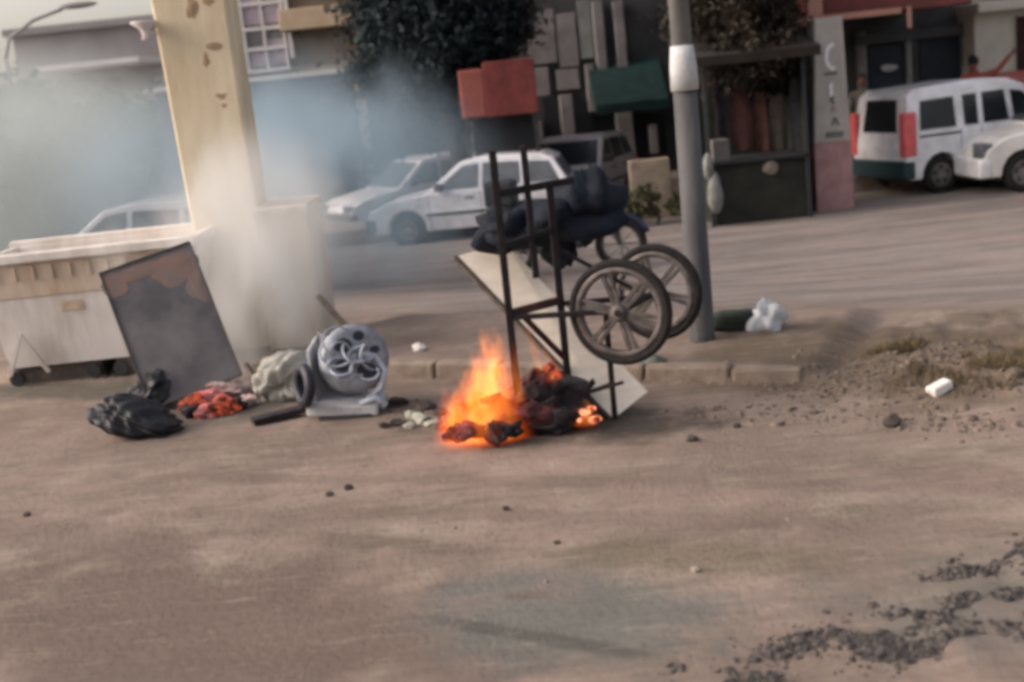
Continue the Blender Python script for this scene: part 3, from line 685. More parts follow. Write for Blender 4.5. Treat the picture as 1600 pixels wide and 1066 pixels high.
# single stones and litter
for px_, py_, s_, nm, m_, lb, ct in [(1081, 689, .032, 'stone', M_stone, 'dark round stone lying right of the burning cart', 'stone'), (1150, 668, .024, 'stone', M_stone, 'small dark stone near the kerb end behind the larger stone', 'stone'),
        (43, 806, .02, 'stone', M_stone, 'lone small dark stone at the left edge of the dirt', 'stone'), (545, 765, .025, 'clod', M_stone, 'dark clod on bare dirt below the washing machine', 'clod'), (515, 775, .022, 'clod', M_stone, 'smaller paler clod beside the dark clod on bare dirt', 'clod'),
        (790, 797, .02, 'clod', M_stone, 'tiny dark clod on the dirt below the burning heap', 'clod'), (1086, 893, .02, 'stone', M_stonel, 'small white stone beside the grey worn asphalt patch', 'stone'), (655, 548, .05, 'stone', M_paper, 'whitish stone on the median behind the kerb', 'stone'),
        (1395, 665, .05, 'clod', M_stone, 'dark clod on the dirt edge below the white litter block', 'clod'), (870, 850, .015, 'clod', M_stone, 'tiny clod at the upper edge of the grey asphalt patch', 'clod')]:
    p = on(px_, py_); tag(MB().blob((p.x, p.y, p.z + s_ * .5), (s_ * 1.2, s_, s_ * .8), int(px_), .25, 2, 2.5).build(nm, m_, None), lb, ct)
p = on(1468, 618); tag(MB().box((p.x, p.y, p.z + .05), (.16, .09, .07), Matrix.Rotation(R(22), 3, 'Z') @ Matrix.Rotation(R(-14), 3, 'Y')).build('litter_block', M_paper, None, bevel=.015), 'white block of litter on the grassy median mound', 'litter')
p = on(1200, 515); tag(MB().blob((p.x, p.y, p.z + .09), (.11, .09, .14), 55, .45, 3, 3).build('plastic_bag', M_bag, None, smooth=True), 'crumpled white plastic bag standing on the median by the pole', 'plastic bag')
p = on(1150, 515); tag(MB().blob((p.x, p.y, p.z + .06), (.25, .13, .11), 56, .3, 4, 2.6).build('green_cloth', M_greenc, None, smooth=True), 'dark green bundle on the median beside the grey pole', 'bundle')
p = on(1022, 590); tag(MB().blob((p.x, p.y, p.z + .07), (.1, .09, .11), 57, .3, 3, 2.6).build('grey_bag', mat('grey green bag', (.13, .14, .12), .8, (.07, .075, .065), 8, .4), None, smooth=True), 'small grey green bag below the cart wheel by the kerb', 'bag')

# ------------------------------------------------------------------ poles and pillars
pb = on(1098, 530)
pole = thing('utility_pole', 'grey utility pole with white poster band behind the cart wheels', 'pole', tuple(pb))
ztop = 6.0; xt = P(1060, 60, pb.y)
MB().tube([pb + Vector((0, 0, -.1)), pb + Vector((0, 0, .05)), Vector((pb.x, pb.y, P(1065, 138, pb.y).z))], [.105, .10, .092], 20, True).build('shaft', M_pole, pole, smooth=True)
z1 = P(1065, 138, pb.y).z
MB().tube([(pb.x, pb.y, z1), (pb.x, pb.y, ztop)], [.078, .07], 20).build('upper_shaft', M_polel, pole, smooth=True)
z2 = P(1060, 72, pb.y).z
MB().tube([(pb.x, pb.y, z1 - .02), (pb.x, pb.y, (z1 + z2) / 2), (pb.x, pb.y, z2)], [.108, .104, .088], 20).build('poster', M_poster, pole, smooth=True)

plb = on(440, 566); PY = 11.75
px0, px1 = P(235, 0, PY).x, P(352, 0, PY).x; pxb0, pxb1 = P(290, 290, PY).x, P(388, 290, PY).x
x0, x1 = (px0 + pxb0) / 2, (px1 + pxb1) / 2
pil = thing('ochre_pillar', 'tall ochre rendered pillar on a broad plinth in the smoke', 'pillar', ((x0 + x1) / 2, PY, 0))
zpl = P(345, 335, PY - .2).z
MB().add([(px0 - .04, PY, 4.6), (px1 + .0, PY, 4.6), (px1 + .0, PY + .6, 4.6), (px0 - .04, PY + .6, 4.6), (pxb0 + .03, PY, -.05), (pxb1 + .05, PY, -.05), (pxb1 + .05, PY + .6, -.05), (pxb0 + .03, PY + .6, -.05)],
         [(0, 1, 2, 3), (4, 7, 6, 5), (0, 4, 5, 1), (1, 5, 6, 2), (2, 6, 7, 3), (3, 7, 4, 0)]).build('shaft', M_pillar, pil, bevel=.03, seg=3)
xp0, xp1 = P(408, 450, PY - .2).x, P(496, 450, PY - .2).x
MB().bx(xp0, xp1, PY - .2, PY + .8, -.05, zpl + .001).build('plinth', M_pillar2, pil, bevel=.04, seg=3)
MB().bx(xp0 - .012, xp1 + .012, PY - .212, PY + .812, zpl - .07, zpl + .012).build('plinth_cap', M_pillar2, pil, bevel=.02)
for px_, py_, sx, sz_ in [(335, 72, .14, .07), (322, 95, .05, .12), (346, 150, .1, .06), (300, 12, .11, .2), (326, 2, .1, .06), (350, 165, .05, .04)]:
    p = P(px_, py_, PY)
    MB().blob((p.x, PY + .0, p.z), (sx / 2, .006, sz_ / 2), int(px_ + py_), .35, 3, 3).build('render_scar', M_stain, pil)
p = P(440, 470, PY - .2); MB().blob((p.x, PY - .2, p.z), (.14, .008, .17), 17, .3, 3, 2.5).build('soot_mark', M_stain, pil)
lp = P(226, 45, PY - .1)
lam = thing('wall_lamp', 'small white flared lamp on the left face of the ochre pillar', 'lamp', (lp.x, lp.y, lp.z - .1))
MB().lathe([(.02, -.1), (.045, -.1), (.03, -.05), (.05, .0), (.12, .05), (.12, .065), (.02, .06)], Matrix.Translation(lp), 18).build('shade', M_frame, lam, smooth=True)
MB().bar(lp + Vector((0, .0, -.03)), (px0 + .02, PY + .1, lp.z - .03), .02, .02).build('bracket', M_frame, lam)

# ------------------------------------------------------------------ smoke
def smoke_mat(name, dens, lo, hi, scale, col, edge, src=None, stretch=(1, 1, .7), seed=0.):
    m = bpy.data.materials.new(name); m.use_nodes = True; t = m.node_tree; L = t.links.new; N = t.nodes.new
    for n in list(t.nodes):
        if n.type == 'BSDF_PRINCIPLED': t.nodes.remove(n)
    out = t.nodes['Material Output']; tc = N('ShaderNodeTexCoord')
    def mth(op, a, c=0., clamp=False):
        x = N('ShaderNodeMath'); x.operation = op; x.use_clamp = clamp
        for i, v in enumerate((a, c)):
            if isinstance(v, (int, float)): x.inputs[i].default_value = v
            else: L(v, x.inputs[i])
        return x.outputs[0]
    mp = N('ShaderNodeMapping'); mp.inputs['Scale'].default_value = stretch; mp.inputs['Location'].default_value = (seed, seed, seed); L(tc.outputs['Object'], mp.inputs[0])
    n = N('ShaderNodeTexNoise'); n.inputs['Scale'].default_value = scale; n.inputs['Detail'].default_value = 3; n.inputs['Distortion'].default_value = .6; L(mp.outputs[0], n.inputs['Vector'])
    r = N('ShaderNodeMapRange'); r.interpolation_type = 'SMOOTHSTEP'; r.inputs[1].default_value = lo; r.inputs[2].default_value = hi; L(n.outputs[0], r.inputs[0])
    # rounded falloff towards the hull: 1 at the middle, 0 on the ellipsoid
    g = N('ShaderNodeVectorMath'); g.operation = 'MULTIPLY_ADD'; g.inputs[1].default_value = (2, 2, 2); g.inputs[2].default_value = (-1, -1, -1); L(tc.outputs['Generated'], g.inputs[0])
    ln_ = N('ShaderNodeVectorMath'); ln_.operation = 'LENGTH'; L(g.outputs[0], ln_.inputs[0])
    f = N('ShaderNodeMapRange'); f.interpolation_type = 'SMOOTHSTEP'; f.inputs[1].default_value = 1.; f.inputs[2].default_value = edge; L(ln_.outputs['Value'], f.inputs[0])
    d = mth('MULTIPLY', mth('MULTIPLY', r.outputs[0], f.outputs[0]), dens)
    pv_ = N('ShaderNodeVolumePrincipled'); pv_.inputs['Color'].default_value = (*col, 1); pv_.inputs['Anisotropy'].default_value = .2
    L(d, pv_.inputs['Density']); L(pv_.outputs[0], out.inputs['Volume'])
    return m
def smoke(name, c, size, m, label, rot=(0, 0, 0)):
    vs, fs = ico(3); me = bpy.data.meshes.new(name); me.from_pydata([tuple(v) for v in vs * np.array(size)], [], fs); me.update(); me.materials.append(m)
    o = bpy.data.objects.new(name, me); C.objects.link(o); o.location = c; o.rotation_euler = rot
    return tag(o, label, 'smoke', kind='stuff')
smoke('smoke', (-3.0, 16.6, 1.1), (3.5, 3.0, 2.3), smoke_mat('blue smoke', .85, .36, .66, .95, (.42, .54, .62), .3), 'blue grey smoke drifting behind the ochre pillar')
smoke('smoke', (-9.0, 19.5, 1.1), (6.0, 4.2, 3.1), smoke_mat('far smoke', .6, .25, .62, .5, (.62, .67, .66), .45, seed=4.), 'thin smoke veil over the left background')
smoke('smoke', (-2.3, 10.75, .9), (1.5, .75, 1.5), smoke_mat('near smoke', 3.6, .40, .64, 1.25, (.84, .85, .84), .1, seed=9., stretch=(1, 1, .55)), 'pale smoke rising behind the scorched panel', (0, R(-10), 0))

# ------------------------------------------------------------------ trees
def tree(name, label, cat_group, base, h, crown_c, crown_r, m, n_clump, n_leaf, leaf, seed, trunk_r=.16):
    r_ = np.random.default_rng(seed); root = thing(name, label, 'tree', base, 0, cat_group)
    b = Vector(base); cc = Vector(crown_c)
    tk = MB(); pts = [b + Vector((0, 0, -.2)), b.lerp(cc, .35) + Vector((.1, 0, 0)), b.lerp(cc, .7) + Vector((-.08, 0, .1)), cc]
    tk.tube(pts, [trunk_r, trunk_r * .8, trunk_r * .6, trunk_r * .35], 10)
    u = r_.normal(size=(n_clump, 3)); u /= np.linalg.norm(u, axis=1)[:, None]
    rad = r_.uniform(.35, 1.0, n_clump) ** .6
    cl = u * rad[:, None] * np.array(crown_r) * r_.uniform(.8, 1.1, (n_clump, 1)) + np.array(crown_c)
    for k in range(min(9, n_clump)):
        s_ = pts[2].lerp(pts[3], r_.random()); e_ = Vector(cl[k]); tk.tube([s_, s_.lerp(e_, .5) + Vector((0, 0, .15)), e_], [trunk_r * .35, trunk_r * .22, .015], 6)
    tk.build('trunk', M_bark, root, smooth=True)
    csz = r_.uniform(.35, .75, n_clump) * min(crown_r) * .55
    ci = r_.integers(0, n_clump, n_leaf)
    pp = cl[ci] + r_.normal(size=(n_leaf, 3)) * csz[ci][:, None] * np.array([.6, .6, .45])
    a = r_.normal(size=(n_leaf, 3)); a /= np.linalg.norm(a, axis=1)[:, None]; bb = np.cross(a, r_.normal(size=(n_leaf, 3))); bb /= np.linalg.norm(bb, axis=1)[:, None]
    s_ = leaf * r_.uniform(.6, 1.4, n_leaf)[:, None]
    v = np.stack([pp - a * s_, pp + bb * s_ * .45, pp + a * s_, pp - bb * s_ * .45], 1) - np.array(base)
    npmesh('crown', v.reshape(-1, 3), np.arange(n_leaf * 4).reshape(-1, 4), m, parent=root)
    return root
c = P(668, 80, 23.5)
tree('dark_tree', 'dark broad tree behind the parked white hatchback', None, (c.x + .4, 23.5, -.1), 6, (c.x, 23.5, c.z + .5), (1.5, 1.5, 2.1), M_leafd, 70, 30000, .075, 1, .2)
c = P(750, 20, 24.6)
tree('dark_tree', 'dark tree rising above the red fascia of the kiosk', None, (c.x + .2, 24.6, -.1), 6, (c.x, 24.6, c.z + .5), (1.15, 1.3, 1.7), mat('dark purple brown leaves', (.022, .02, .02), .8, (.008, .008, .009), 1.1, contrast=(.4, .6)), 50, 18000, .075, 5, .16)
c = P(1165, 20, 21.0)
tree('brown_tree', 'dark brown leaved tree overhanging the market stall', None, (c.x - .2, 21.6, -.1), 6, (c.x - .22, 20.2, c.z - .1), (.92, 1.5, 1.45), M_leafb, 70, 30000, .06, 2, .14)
for i, (px_, py_, Y_, rx, rz_, lb) in enumerate([(60, 255, 27, 2.1, 1.7, 'hazy green tree at the far left edge behind the skip'), (170, 240, 30, 2.3, 1.6, 'hazy rounded tree beneath the pale roof strip'), (255, 270, 28, 1.4, 1.5, 'hazy tree just left of the ochre pillar'), (20, 330, 22, 1.3, 1.0, 'low grey green bush over the left end of the skip'), (470, 240, 27, 1.6, 1.3, 'smoke veiled tree against the dark wall right of the ochre pillar')]):
    c = P(px_, py_, Y_)
    tree('hazy_tree', lb, 'trees in the smoke', (c.x, Y_, -.3), 4, (c.x, Y_, c.z), (rx, rx * .8, rz_), M_leafg if i != 4 else M_leafd, 34, 6500, .13, 10 + i, .13)

# ------------------------------------------------------------------ buildings
def wbox(px0, py0, px1, py1, Y_, d=.1, pad=0):
    a, b = P(px0, (py0 + py1) / 2, Y_), P(px1, (py0 + py1) / 2, Y_); mx = (px0 + px1) / 2
    t_, u_ = P(mx, py0, Y_), P(mx, py1, Y_)
    return MB().bx(min(a.x, b.x), max(a.x, b.x), Y_, Y_ + d, min(t_.z, u_.z), max(t_.z, u_.z))
# far grey building
c = P(120, 75, 42.)
fb = thing('far_building', 'hazy grey flat building under the pale sky at far left', 'building', (c.x, 42, -.3))
a, b_ = P(18, 60, 42).x, P(262, 60, 42).x; zt2 = P(120, 48, 42).z
MB().bx(a, b_, 42, 50, -.5, zt2).build('wall', M_greyb, fb, bevel=.03)
MB().bx(a - .2, b_ + .2, 41.7, 50.2, zt2, zt2 + .25).build('parapet', M_greyb, fb, bevel=.03)
MB().bx(P(60, 100, 39.5).x, P(222, 100, 39.5).x, 39.2, 42, P(140, 106, 39.5).z, P(140, 97, 39.5).z).build('canopy_roof', M_greybr, fb, bevel=.02)
for i, x in enumerate((80, 125, 170)):
    q = P(x, 150, 42); wn = MB().bx(q.x - .5, q.x + .5, 41.95, 42.05, q.z - .6, q.z + .6).build('window', M_pane, fb)
    MB().bx(q.x - .56, q.x + .56, 41.9, 42.0, q.z - .72, q.z - .62).build('sill', M_greybr, wn)
c = P(70, 30, 33)
sl = thing('street_lamp', 'thin grey street lamp arm against the pale sky at top left', 'street lamp', (c.x - 1.2, 33, -.3))
MB().tube([(c.x - 1.2, 33, -.3), (c.x - 1.2, 33, c.z - .9)], [.09, .06], 10).build('post', M_greyb, sl, smooth=True)
MB().tube([(c.x - 1.2, 33, c.z - .9), (c.x - 1.0, 33, c.z - .4), (c.x - .3, 33, c.z + .0), (c.x + .5, 33, c.z + .2)], [.06, .05, .045, .04], 8).build('arm', M_greyb, sl, smooth=True)
MB().blob((c.x + .9, 33, c.z + .26), (.5, .14, .09), 3, .05, 3).build('lamp_head', M_greyb, sl, smooth=True)

# tan building with curtained windows
TY = 29.
tb_ = thing('tan_building', 'tan building with white framed curtained windows right of the ochre pillar', 'building', (P(450, 60, TY).x, TY, -.3))
xa, xb = P(330, 60, TY).x, P(600, 60, TY).x
MB().bx(xa, xb, TY, TY + 8, -.3, 8).build('wall', M_tan, tb_)
MB().bx(P(445, 60, TY).x, P(560, 60, TY).x, TY - .5, TY - .01, P(500, 45, TY).z, P(500, 12, TY).z).build('balcony', mat('ochre balcony', (.5, .38, .26), .9, (.4, .3, .2), 2), tb_, bevel=.02)
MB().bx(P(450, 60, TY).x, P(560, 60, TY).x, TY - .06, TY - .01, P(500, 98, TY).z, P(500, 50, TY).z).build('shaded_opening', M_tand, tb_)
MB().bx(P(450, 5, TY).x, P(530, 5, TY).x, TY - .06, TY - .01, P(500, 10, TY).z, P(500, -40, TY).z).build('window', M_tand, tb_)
wx0, wx1 = P(352, 60, TY).x, P(446, 60, TY).x; zz = [P(400, y, TY).z for y in (112, 46, -30)]
for i in range(2):
    wn = MB().bx(wx0, wx1, TY - .08, TY - .01, zz[i] + .02, zz[i + 1]).build('window', M_pane, tb_)
    cols = 3
    for k in range(cols):
        x0_ = wx0 + (wx1 - wx0) * k / cols + .04; x1_ = wx0 + (wx1 - wx0) * (k + 1) / cols - .04
        MB().bx(x0_, x1_, TY - .1, TY - .085, zz[i] + .1, zz[i] + .1 + (zz[i + 1] - zz[i]) * (.4 if (k + i) % 2 else .62)).build('curtain', M_lilac, wn)
    for k in range(cols + 1):
        x0_ = wx0 + (wx1 - wx0) * k / cols
        MB().bx(x0_ - .03, x0_ + .03, TY - .14, TY - .08, zz[i], zz[i + 1]).build('mullion', M_frame, wn)
    for zf in (0, .52): 
        z_ = zz[i] + (zz[i + 1] - zz[i]) * zf; MB().bx(wx0 - .05, wx1 + .05, TY - .15, TY - .082, z_ - .04, z_ + .04).build('transom', M_frame, wn)
MB().bar((wx1 + .14, TY - .2, P(440, 0, TY).z + 1), (wx1 + .14, TY - .2, P(446, 92, TY).z), .09, .09).build('downpipe', M_frame, tb_)
# boundary wall in front of it
WY = 25.5
bw = thing('boundary_wall', 'dark blue grey boundary wall with white coping behind the smoke', 'wall', (P(470, 200, WY).x, WY, -.3))
zt3 = P(460, 122, WY).z
MB().bx(P(250, 200, WY).x, P(560, 200, WY).x, WY, WY + .25, -.4, zt3).build('wall_face', M_wall, bw)
MB().bx(P(250, 200, WY).x, P(560, 200, WY).x, WY - .06, WY + .3, zt3, zt3 + .09).build('coping', M_cap, bw, bevel=.01)

# central row of shops behind the cart
CY_ = 27.
cb = thing('shop_row', 'shaded shop row with pale piers behind the cart', 'building', (P(880, 150, CY_).x, CY_, -.1))
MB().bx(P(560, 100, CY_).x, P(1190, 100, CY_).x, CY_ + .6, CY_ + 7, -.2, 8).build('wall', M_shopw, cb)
for px0, px1, py0, py1, m_, nm in [(824, 868, 15, 100, M_palew, 'signboard'), (872, 902, 20, 105, M_palew, 'signboard'), (838, 858, 105, 150, M_palew, 'signboard'), (870, 905, 108, 140, M_palew, 'signboard'), (905, 925, 0, 92, mat('grey green panel', (.2, .21, .2), .8, (.14, .15, .14), 3), 'signboard')]:
    wbox(px0, py0, px1, py1, CY_ + .45, .1).build(nm, m_, cb, bevel=.01)
for px0, px1, py0, py1 in [(792, 803, 180, 262), (822, 832, 182, 262), (841, 850, 190, 250), (878, 898, 148, 240), (918, 930, 100, 175), (930, 946, 0, 120), (962, 978, 0, 120), (966, 992, 172, 268), (1016, 1028, 195, 240), (690, 700, 190, 245), (735, 745, 190, 245)]:
    wbox(px0, py0, px1, py1, CY_ + .2, .35).build('pier', M_palew, cb, bevel=.02)
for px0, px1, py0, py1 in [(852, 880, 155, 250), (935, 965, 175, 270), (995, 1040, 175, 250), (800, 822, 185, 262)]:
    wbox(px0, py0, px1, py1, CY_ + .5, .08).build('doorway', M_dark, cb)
gA, gB = P(930, 165, CY_ - .7), P(1045, 165, CY_ - .7); gt_ = P(990, 92, CY_).z
MB().add([(gA.x, CY_ - .8, gA.z), (gB.x, CY_ - .8, gA.z), (gB.x, CY_ + .4, gt_), (gA.x, CY_ + .4, gt_), (gA.x, CY_ - .8, gA.z - .2), (gB.x, CY_ - .8, gA.z - .2), (gB.x, CY_ + .4, gt_ - .1), (gA.x, CY_ + .4, gt_ - .1)],
         [(0, 1, 2, 3), (4, 7, 6, 5), (0, 4, 5, 1), (1, 5, 6, 2), (2, 6, 7, 3), (3, 7, 4, 0)]).build('awning', M_green, cb)
# red kiosk
KY = 21.5
ka, kb_ = P(722, 180, KY), P(842, 180, KY); kt = P(780, 95, KY).z; kz = P(780, 182, KY).z
ki = thing('kiosk', 'dark kiosk with bright red fascia beneath the dark tree', 'kiosk', ((ka.x + kb_.x) / 2, KY, -.3))
xm = P(757, 140, KY).x
MB().bx(xm, kb_.x, KY, KY + 1.3, kz, kt).build('fascia', M_redaw, ki, bevel=.02)
MB().bx(ka.x, xm - .002, KY + .01, KY + 1.3, kz + .02, kt - .1).build('fascia_end', M_redaw_lit, ki, bevel=.03)
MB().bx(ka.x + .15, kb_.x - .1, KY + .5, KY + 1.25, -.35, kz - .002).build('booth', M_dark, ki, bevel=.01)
for x in (ka.x + .06, kb_.x - .06): MB().bx(x - .04, x + .04, KY + .06, KY + .14, -.35, kz).build('post', M_trim, ki)

# right building: red upper storey over a recessed shop
RY = 20.6
rb = thing('red_building', 'red upper storey overhanging a dark recessed shop at right', 'building', (P(1350, 100, RY).x, RY, -.1))
za = P(1235, 44, RY).z
xa, xb = P(1190, 20, RY).x, P(1283, 20, RY).x
MB().bx(xa, xb, RY, RY + 4, za + .12, 7).build('upper_storey', M_brick, rb)
MB().bx(xa - .04, xb + .03, RY - .06, RY + .3, za, za + .13).build('ledge', M_ledge, rb, bevel=.02)
MB().bx(P(1262, 20, RY).x, xb + .02, RY - .03, RY - .002, za + .13, za + .6).build('pier_face', M_ledge, rb)
xc, xd = P(1292, 20, RY + .6).x, P(1512, 20, RY + .6).x; zb2 = P(1400, 22, RY + .6).z
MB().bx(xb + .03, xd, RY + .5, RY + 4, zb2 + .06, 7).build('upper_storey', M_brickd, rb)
MB().bx(xb + .03, P(1420, 20, RY).x, RY + .36, RY + .499, zb2, zb2 + .1).build('fascia_board', M_ledge, rb)
MB().bx(P(1428, 20, RY).x, P(1434, 20, RY).x, RY + .3, RY + .36, zb2 - .25, zb2 + .1).build('downpipe', M_ledge, rb)
SY = 24.2
MB().bx(P(1085, 100, SY).x, P(1530, 100, SY).x, SY + .3, SY + 3, -.2, 7).build('shop_wall', M_shopw, rb)
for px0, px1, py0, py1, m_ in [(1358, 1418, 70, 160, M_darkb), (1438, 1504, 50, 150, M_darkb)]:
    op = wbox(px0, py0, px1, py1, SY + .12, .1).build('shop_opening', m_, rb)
for px0, px1, py0, py1, m_ in [(1345, 1356, 50, 200, M_palew), (1418, 1426, 60, 160, M_palew), (1427, 1436, 45, 150, M_shopw), (1504, 1524, 40, 130, M_palew)]:
    wbox(px0, py0, px1, py1, SY, .28).build('door_jamb', m_, rb, bevel=.01)
MB().bx(P(1340, 55, SY).x, P(1510, 55, SY).x, SY - .05, SY + .2, P(1430, 62, SY).z, P(1430, 46, SY).z).build('lintel', M_shopw, rb)
p = P(1390, 106, SY + .05); MB().blob(p, (.16, .03, .07), 4, .15, 3).build('hanging_lamp', M_poster, rb, smooth=True)
# whitewashed pillar with lettering
cY = 19.9
cp = P(1298, 326, cY)
xl_, xr_ = P(1270, 180, cY).x, P(1328, 180, cY).x
wp_ = thing('lettered_pillar', 'whitewashed pillar with vertical lettering and pink base beside the van', 'pillar', ((xl_ + xr_) / 2, cY, -.3))
zt4 = za + .2 if za > 3 else 3.6; zpk = P(1300, 222, cY).z
zt4 = P(1290, 28, cY).z
MB().add([(xl_ + .1, cY, zt4), (xr_ - .05, cY, zt4), (xr_ - .05, cY + .5, zt4), (xl_ + .1, cY + .5, zt4), (xl_, cY, zpk), (xr_, cY, zpk), (xr_, cY + .55, zpk), (xl_, cY + .55, zpk)],
         [(0, 1, 2, 3), (4, 7, 6, 5), (0, 4, 5, 1), (1, 5, 6, 2), (2, 6, 7, 3), (3, 7, 4, 0)]).build('shaft', M_col, wp_, bevel=.02)
MB().bx(xl_ - .01, xr_ + .01, cY - .01, cY + .56, -.35, zpk).build('painted_base', M_colp, wp_, bevel=.02)
def strokes(pts_px, wd_, m_, nm='lettering'):
    m3 = MB(); q = [P(x, y, cY - .012) for x, y in pts_px]
    for i in range(len(q) - 1): m3.bar(q[i], q[i + 1], wd_, .016 + .0013 * i)
    return m3.build(nm, m_, wp_)
strokes([(1303, 70), (1296, 72), (1291, 82), (1291, 96), (1296, 106), (1304, 107)], .06, M_markw)
strokes([(1288, 116), (1308, 114)], .04, M_mark)
strokes([(1298, 130), (1299, 150)], .05, M_markw)
strokes([(1304, 152), (1297, 156), (1305, 162)], .03, M_mark)
strokes([(1298, 172), (1304, 172), (1302, 166)], .035, M_markr)
strokes([(1300, 196), (1305, 184), (1310, 195)], .03, M_mark)
strokes([(1291, 211), (1318, 209)], .09, M_mark)
# pale wall at far right
pw = thing('pale_house', 'pale cream house wall with a dark doorway at the right edge', 'house', (P(1570, 100, 23.6).x, 23.6, -.1))
MB().bx(P(1524, 80, 23.6).x, P(1680, 80, 23.6).x, 23.6, 29, -.2, P(1560, 18, 23.6).z).build('wall', M_pale, pw)
MB().bx(P(1520, 80, 23.6).x, P(1680, 80, 23.6).x, 23.3, 29.2, P(1560, 18, 23.6).z, P(1560, 2, 23.6).z).build('roof_edge', M_pale, pw, bevel=.03)
MB().bx(P(1588, 80, 23.6).x, P(1660, 80, 23.6).x, 23.52, 23.598, -.1, P(1610, 24, 23.6).z).build('doorway', M_wine, pw)
# background closing walls so the street goes on
br2 = thing('back_building', 'dark building rising behind the red kiosk and tree', 'building', (P(650, 40, 33).x, 33, -.3))
MB().bx(P(520, 40, 33).x, P(1250, 40, 33).x, 34.5, 40, -.3, 9).build('wall', M_tand, br2)

# ------------------------------------------------------------------ market stall
SY1 = 19.4
sA, sB = P(1112, 345, SY1).x, P(1268, 345, SY1).x
st = thing('market_stall', 'dark market stall with olive skirted counter under the brown tree', 'stall', ((sA + sB) / 2, SY1, -.3))
zc2 = P(1190, 246, SY1).z; zr = P(1180, 70, SY1).z
MB().bx(sA + .06, sB, SY1, SY1 + .9, -.32, zc2 - .06).build('counter_skirt', M_olive, st, bevel=.03)
MB().bx(sA - .02, sB + .02, SY1 - .08, SY1 + 1., zc2 - .06, zc2).build('counter_top', M_dark, st, bevel=.01)
for x in (sA + .02, sB - .03):
    for y in (SY1 - .05, SY1 + 1.4): MB().bx(x - .03, x + .03, y - .03, y + .03, -.32, zr).build('post', M_trim, st)
MB().bx(sA - .1, sB + .1, SY1 + 1.4, SY1 + 1.46, -.3, zr).build('back_sheet', M_olive, st)
MB().bx(sB - .0, sB + .04, SY1 + .05, SY1 + 1.4, -.3, zr).build('side_sheet', M_olive, st)
MB().add([(sA - .25, SY1 - .5, zr - .1), (sB + .15, SY1 - .5, zr - .1), (sB + .15, SY1 + 1.6, zr + .25), (sA - .25, SY1 + 1.6, zr + .25), (sA - .25, SY1 - .5, zr - .25), (sB + .15, SY1 - .5, zr - .25), (sB + .15, SY1 + 1.6, zr + .2), (sA - .25, SY1 + 1.6, zr + .2)],
         [(0, 1, 2, 3), (4, 7, 6, 5), (0, 4, 5, 1), (1, 5, 6, 2), (2, 6, 7, 3), (3, 7, 4, 0)]).build('roof_sheet', M_brown, st)
def garment(px0, px1, py0, py1, m_, lb, sd_):
    a, b = P(px0, py0, SY1 + .45), P(px1, py1, SY1 + .45); m3 = MB(); nxx, nz_ = 12, 10; g = random.Random(sd_)
    ph = g.uniform(0, 6)
    for s_ in (0, 1):
        for j in range(nz_ + 1):
            for i in range(nxx + 1):
                u, v_ = i / nxx, j / nz_
                wdt = .75 + .25 * min(1, v_ * 3) if v_ < .35 else 1 - .1 * math.sin(v_ * 7 + ph)
                x = (a.x + b.x) / 2 + (u - .5) * (b.x - a.x) * wdt; y = SY1 + .45 + .03 * math.sin(u * 5 + ph) * v_ + s_ * .03
                m3.v.append((x, y, a.z + (b.z - a.z) * v_ + .02 * math.sin(u * 9 + ph)))
    W_ = nxx + 1; o2 = W_ * (nz_ + 1)
    for j in range(nz_):
        for i in range(nxx):
            q = j * W_ + i; m3.f += [(q, q + 1, q + W_ + 1, q + W_), (o2 + q, o2 + q + W_, o2 + q + W_ + 1, o2 + q + 1)]
    tag(m3.build('hanging_garment', m_, None, smooth=True), lb, 'garment', 'garments hung in the stall')
garment(1140, 1178, 130, 232, M_wine, 'wine red garment hanging in the market stall', 1)
garment(1176, 1202, 145, 238, mat('rust cloth', (.07, .028, .018), .9, (.03, .012, .01), 5, .4), 'rust brown garment hanging beside the wine red one', 2)
garment(1200, 1232, 150, 232, M_beigec if False else mat('dull khaki cloth', (.06, .05, .04), .9, (.03, .026, .02), 5, .4), 'dull khaki garment hanging in the middle of the stall', 3)
garment(1232, 1262, 120, 236, M_grey2, 'charcoal garment hanging at the stall side by the pillar', 4)
garment(1112, 1140, 110, 215, mat('plum cloth', (.02, .014, .02), .9, (.01, .008, .011), 5, .4), 'dark plum garment hanging nearest the utility pole', 5)
p = P(1206, 262, SY1 - .1); tag(MB().blob((p.x, SY1 - .02, p.z - .0), (.13, .06, .13), 14, .15, 3).build('cloth_bundle', mat('dull cream cloth', (.2, .17, .14), .9, (.13, .11, .09), 6, .3), None, smooth=True), 'cream bundle tied to the front of the stall counter', 'bundle')
for i, (px_, py_, s_, lb) in enumerate([(1118, 300, .17, 'large pale sack leaning against the stall beside the pole'), (1106, 262, .11, 'small white sack on the heap at the left of the stall')]):
    p = P(px_, py_, SY1 - .25); tag(MB().blob((p.x, SY1 - .25, p.z), (s_ * .75, s_ * .7, s_ * 1.9), 60 + i, .14, 3).build('sack', mat('grubby white sack', (.22, .22, .2), .9, (.12, .12, .11), 7, .4), None, smooth=True), lb, 'sack')
p = P(1120, 188, SY1 + .2); tag(MB().box((p.x, SY1 + .2, zc2 + .17), (.28, .25, .34), Matrix.Rotation(R(8), 3, 'Z')).build('carton', mat('grey carton', (.14, .125, .115), .9, (.1, .09, .08), 5, .1), None, bevel=.01), 'dull grey carton standing on the stall counter by the pole', 'carton')

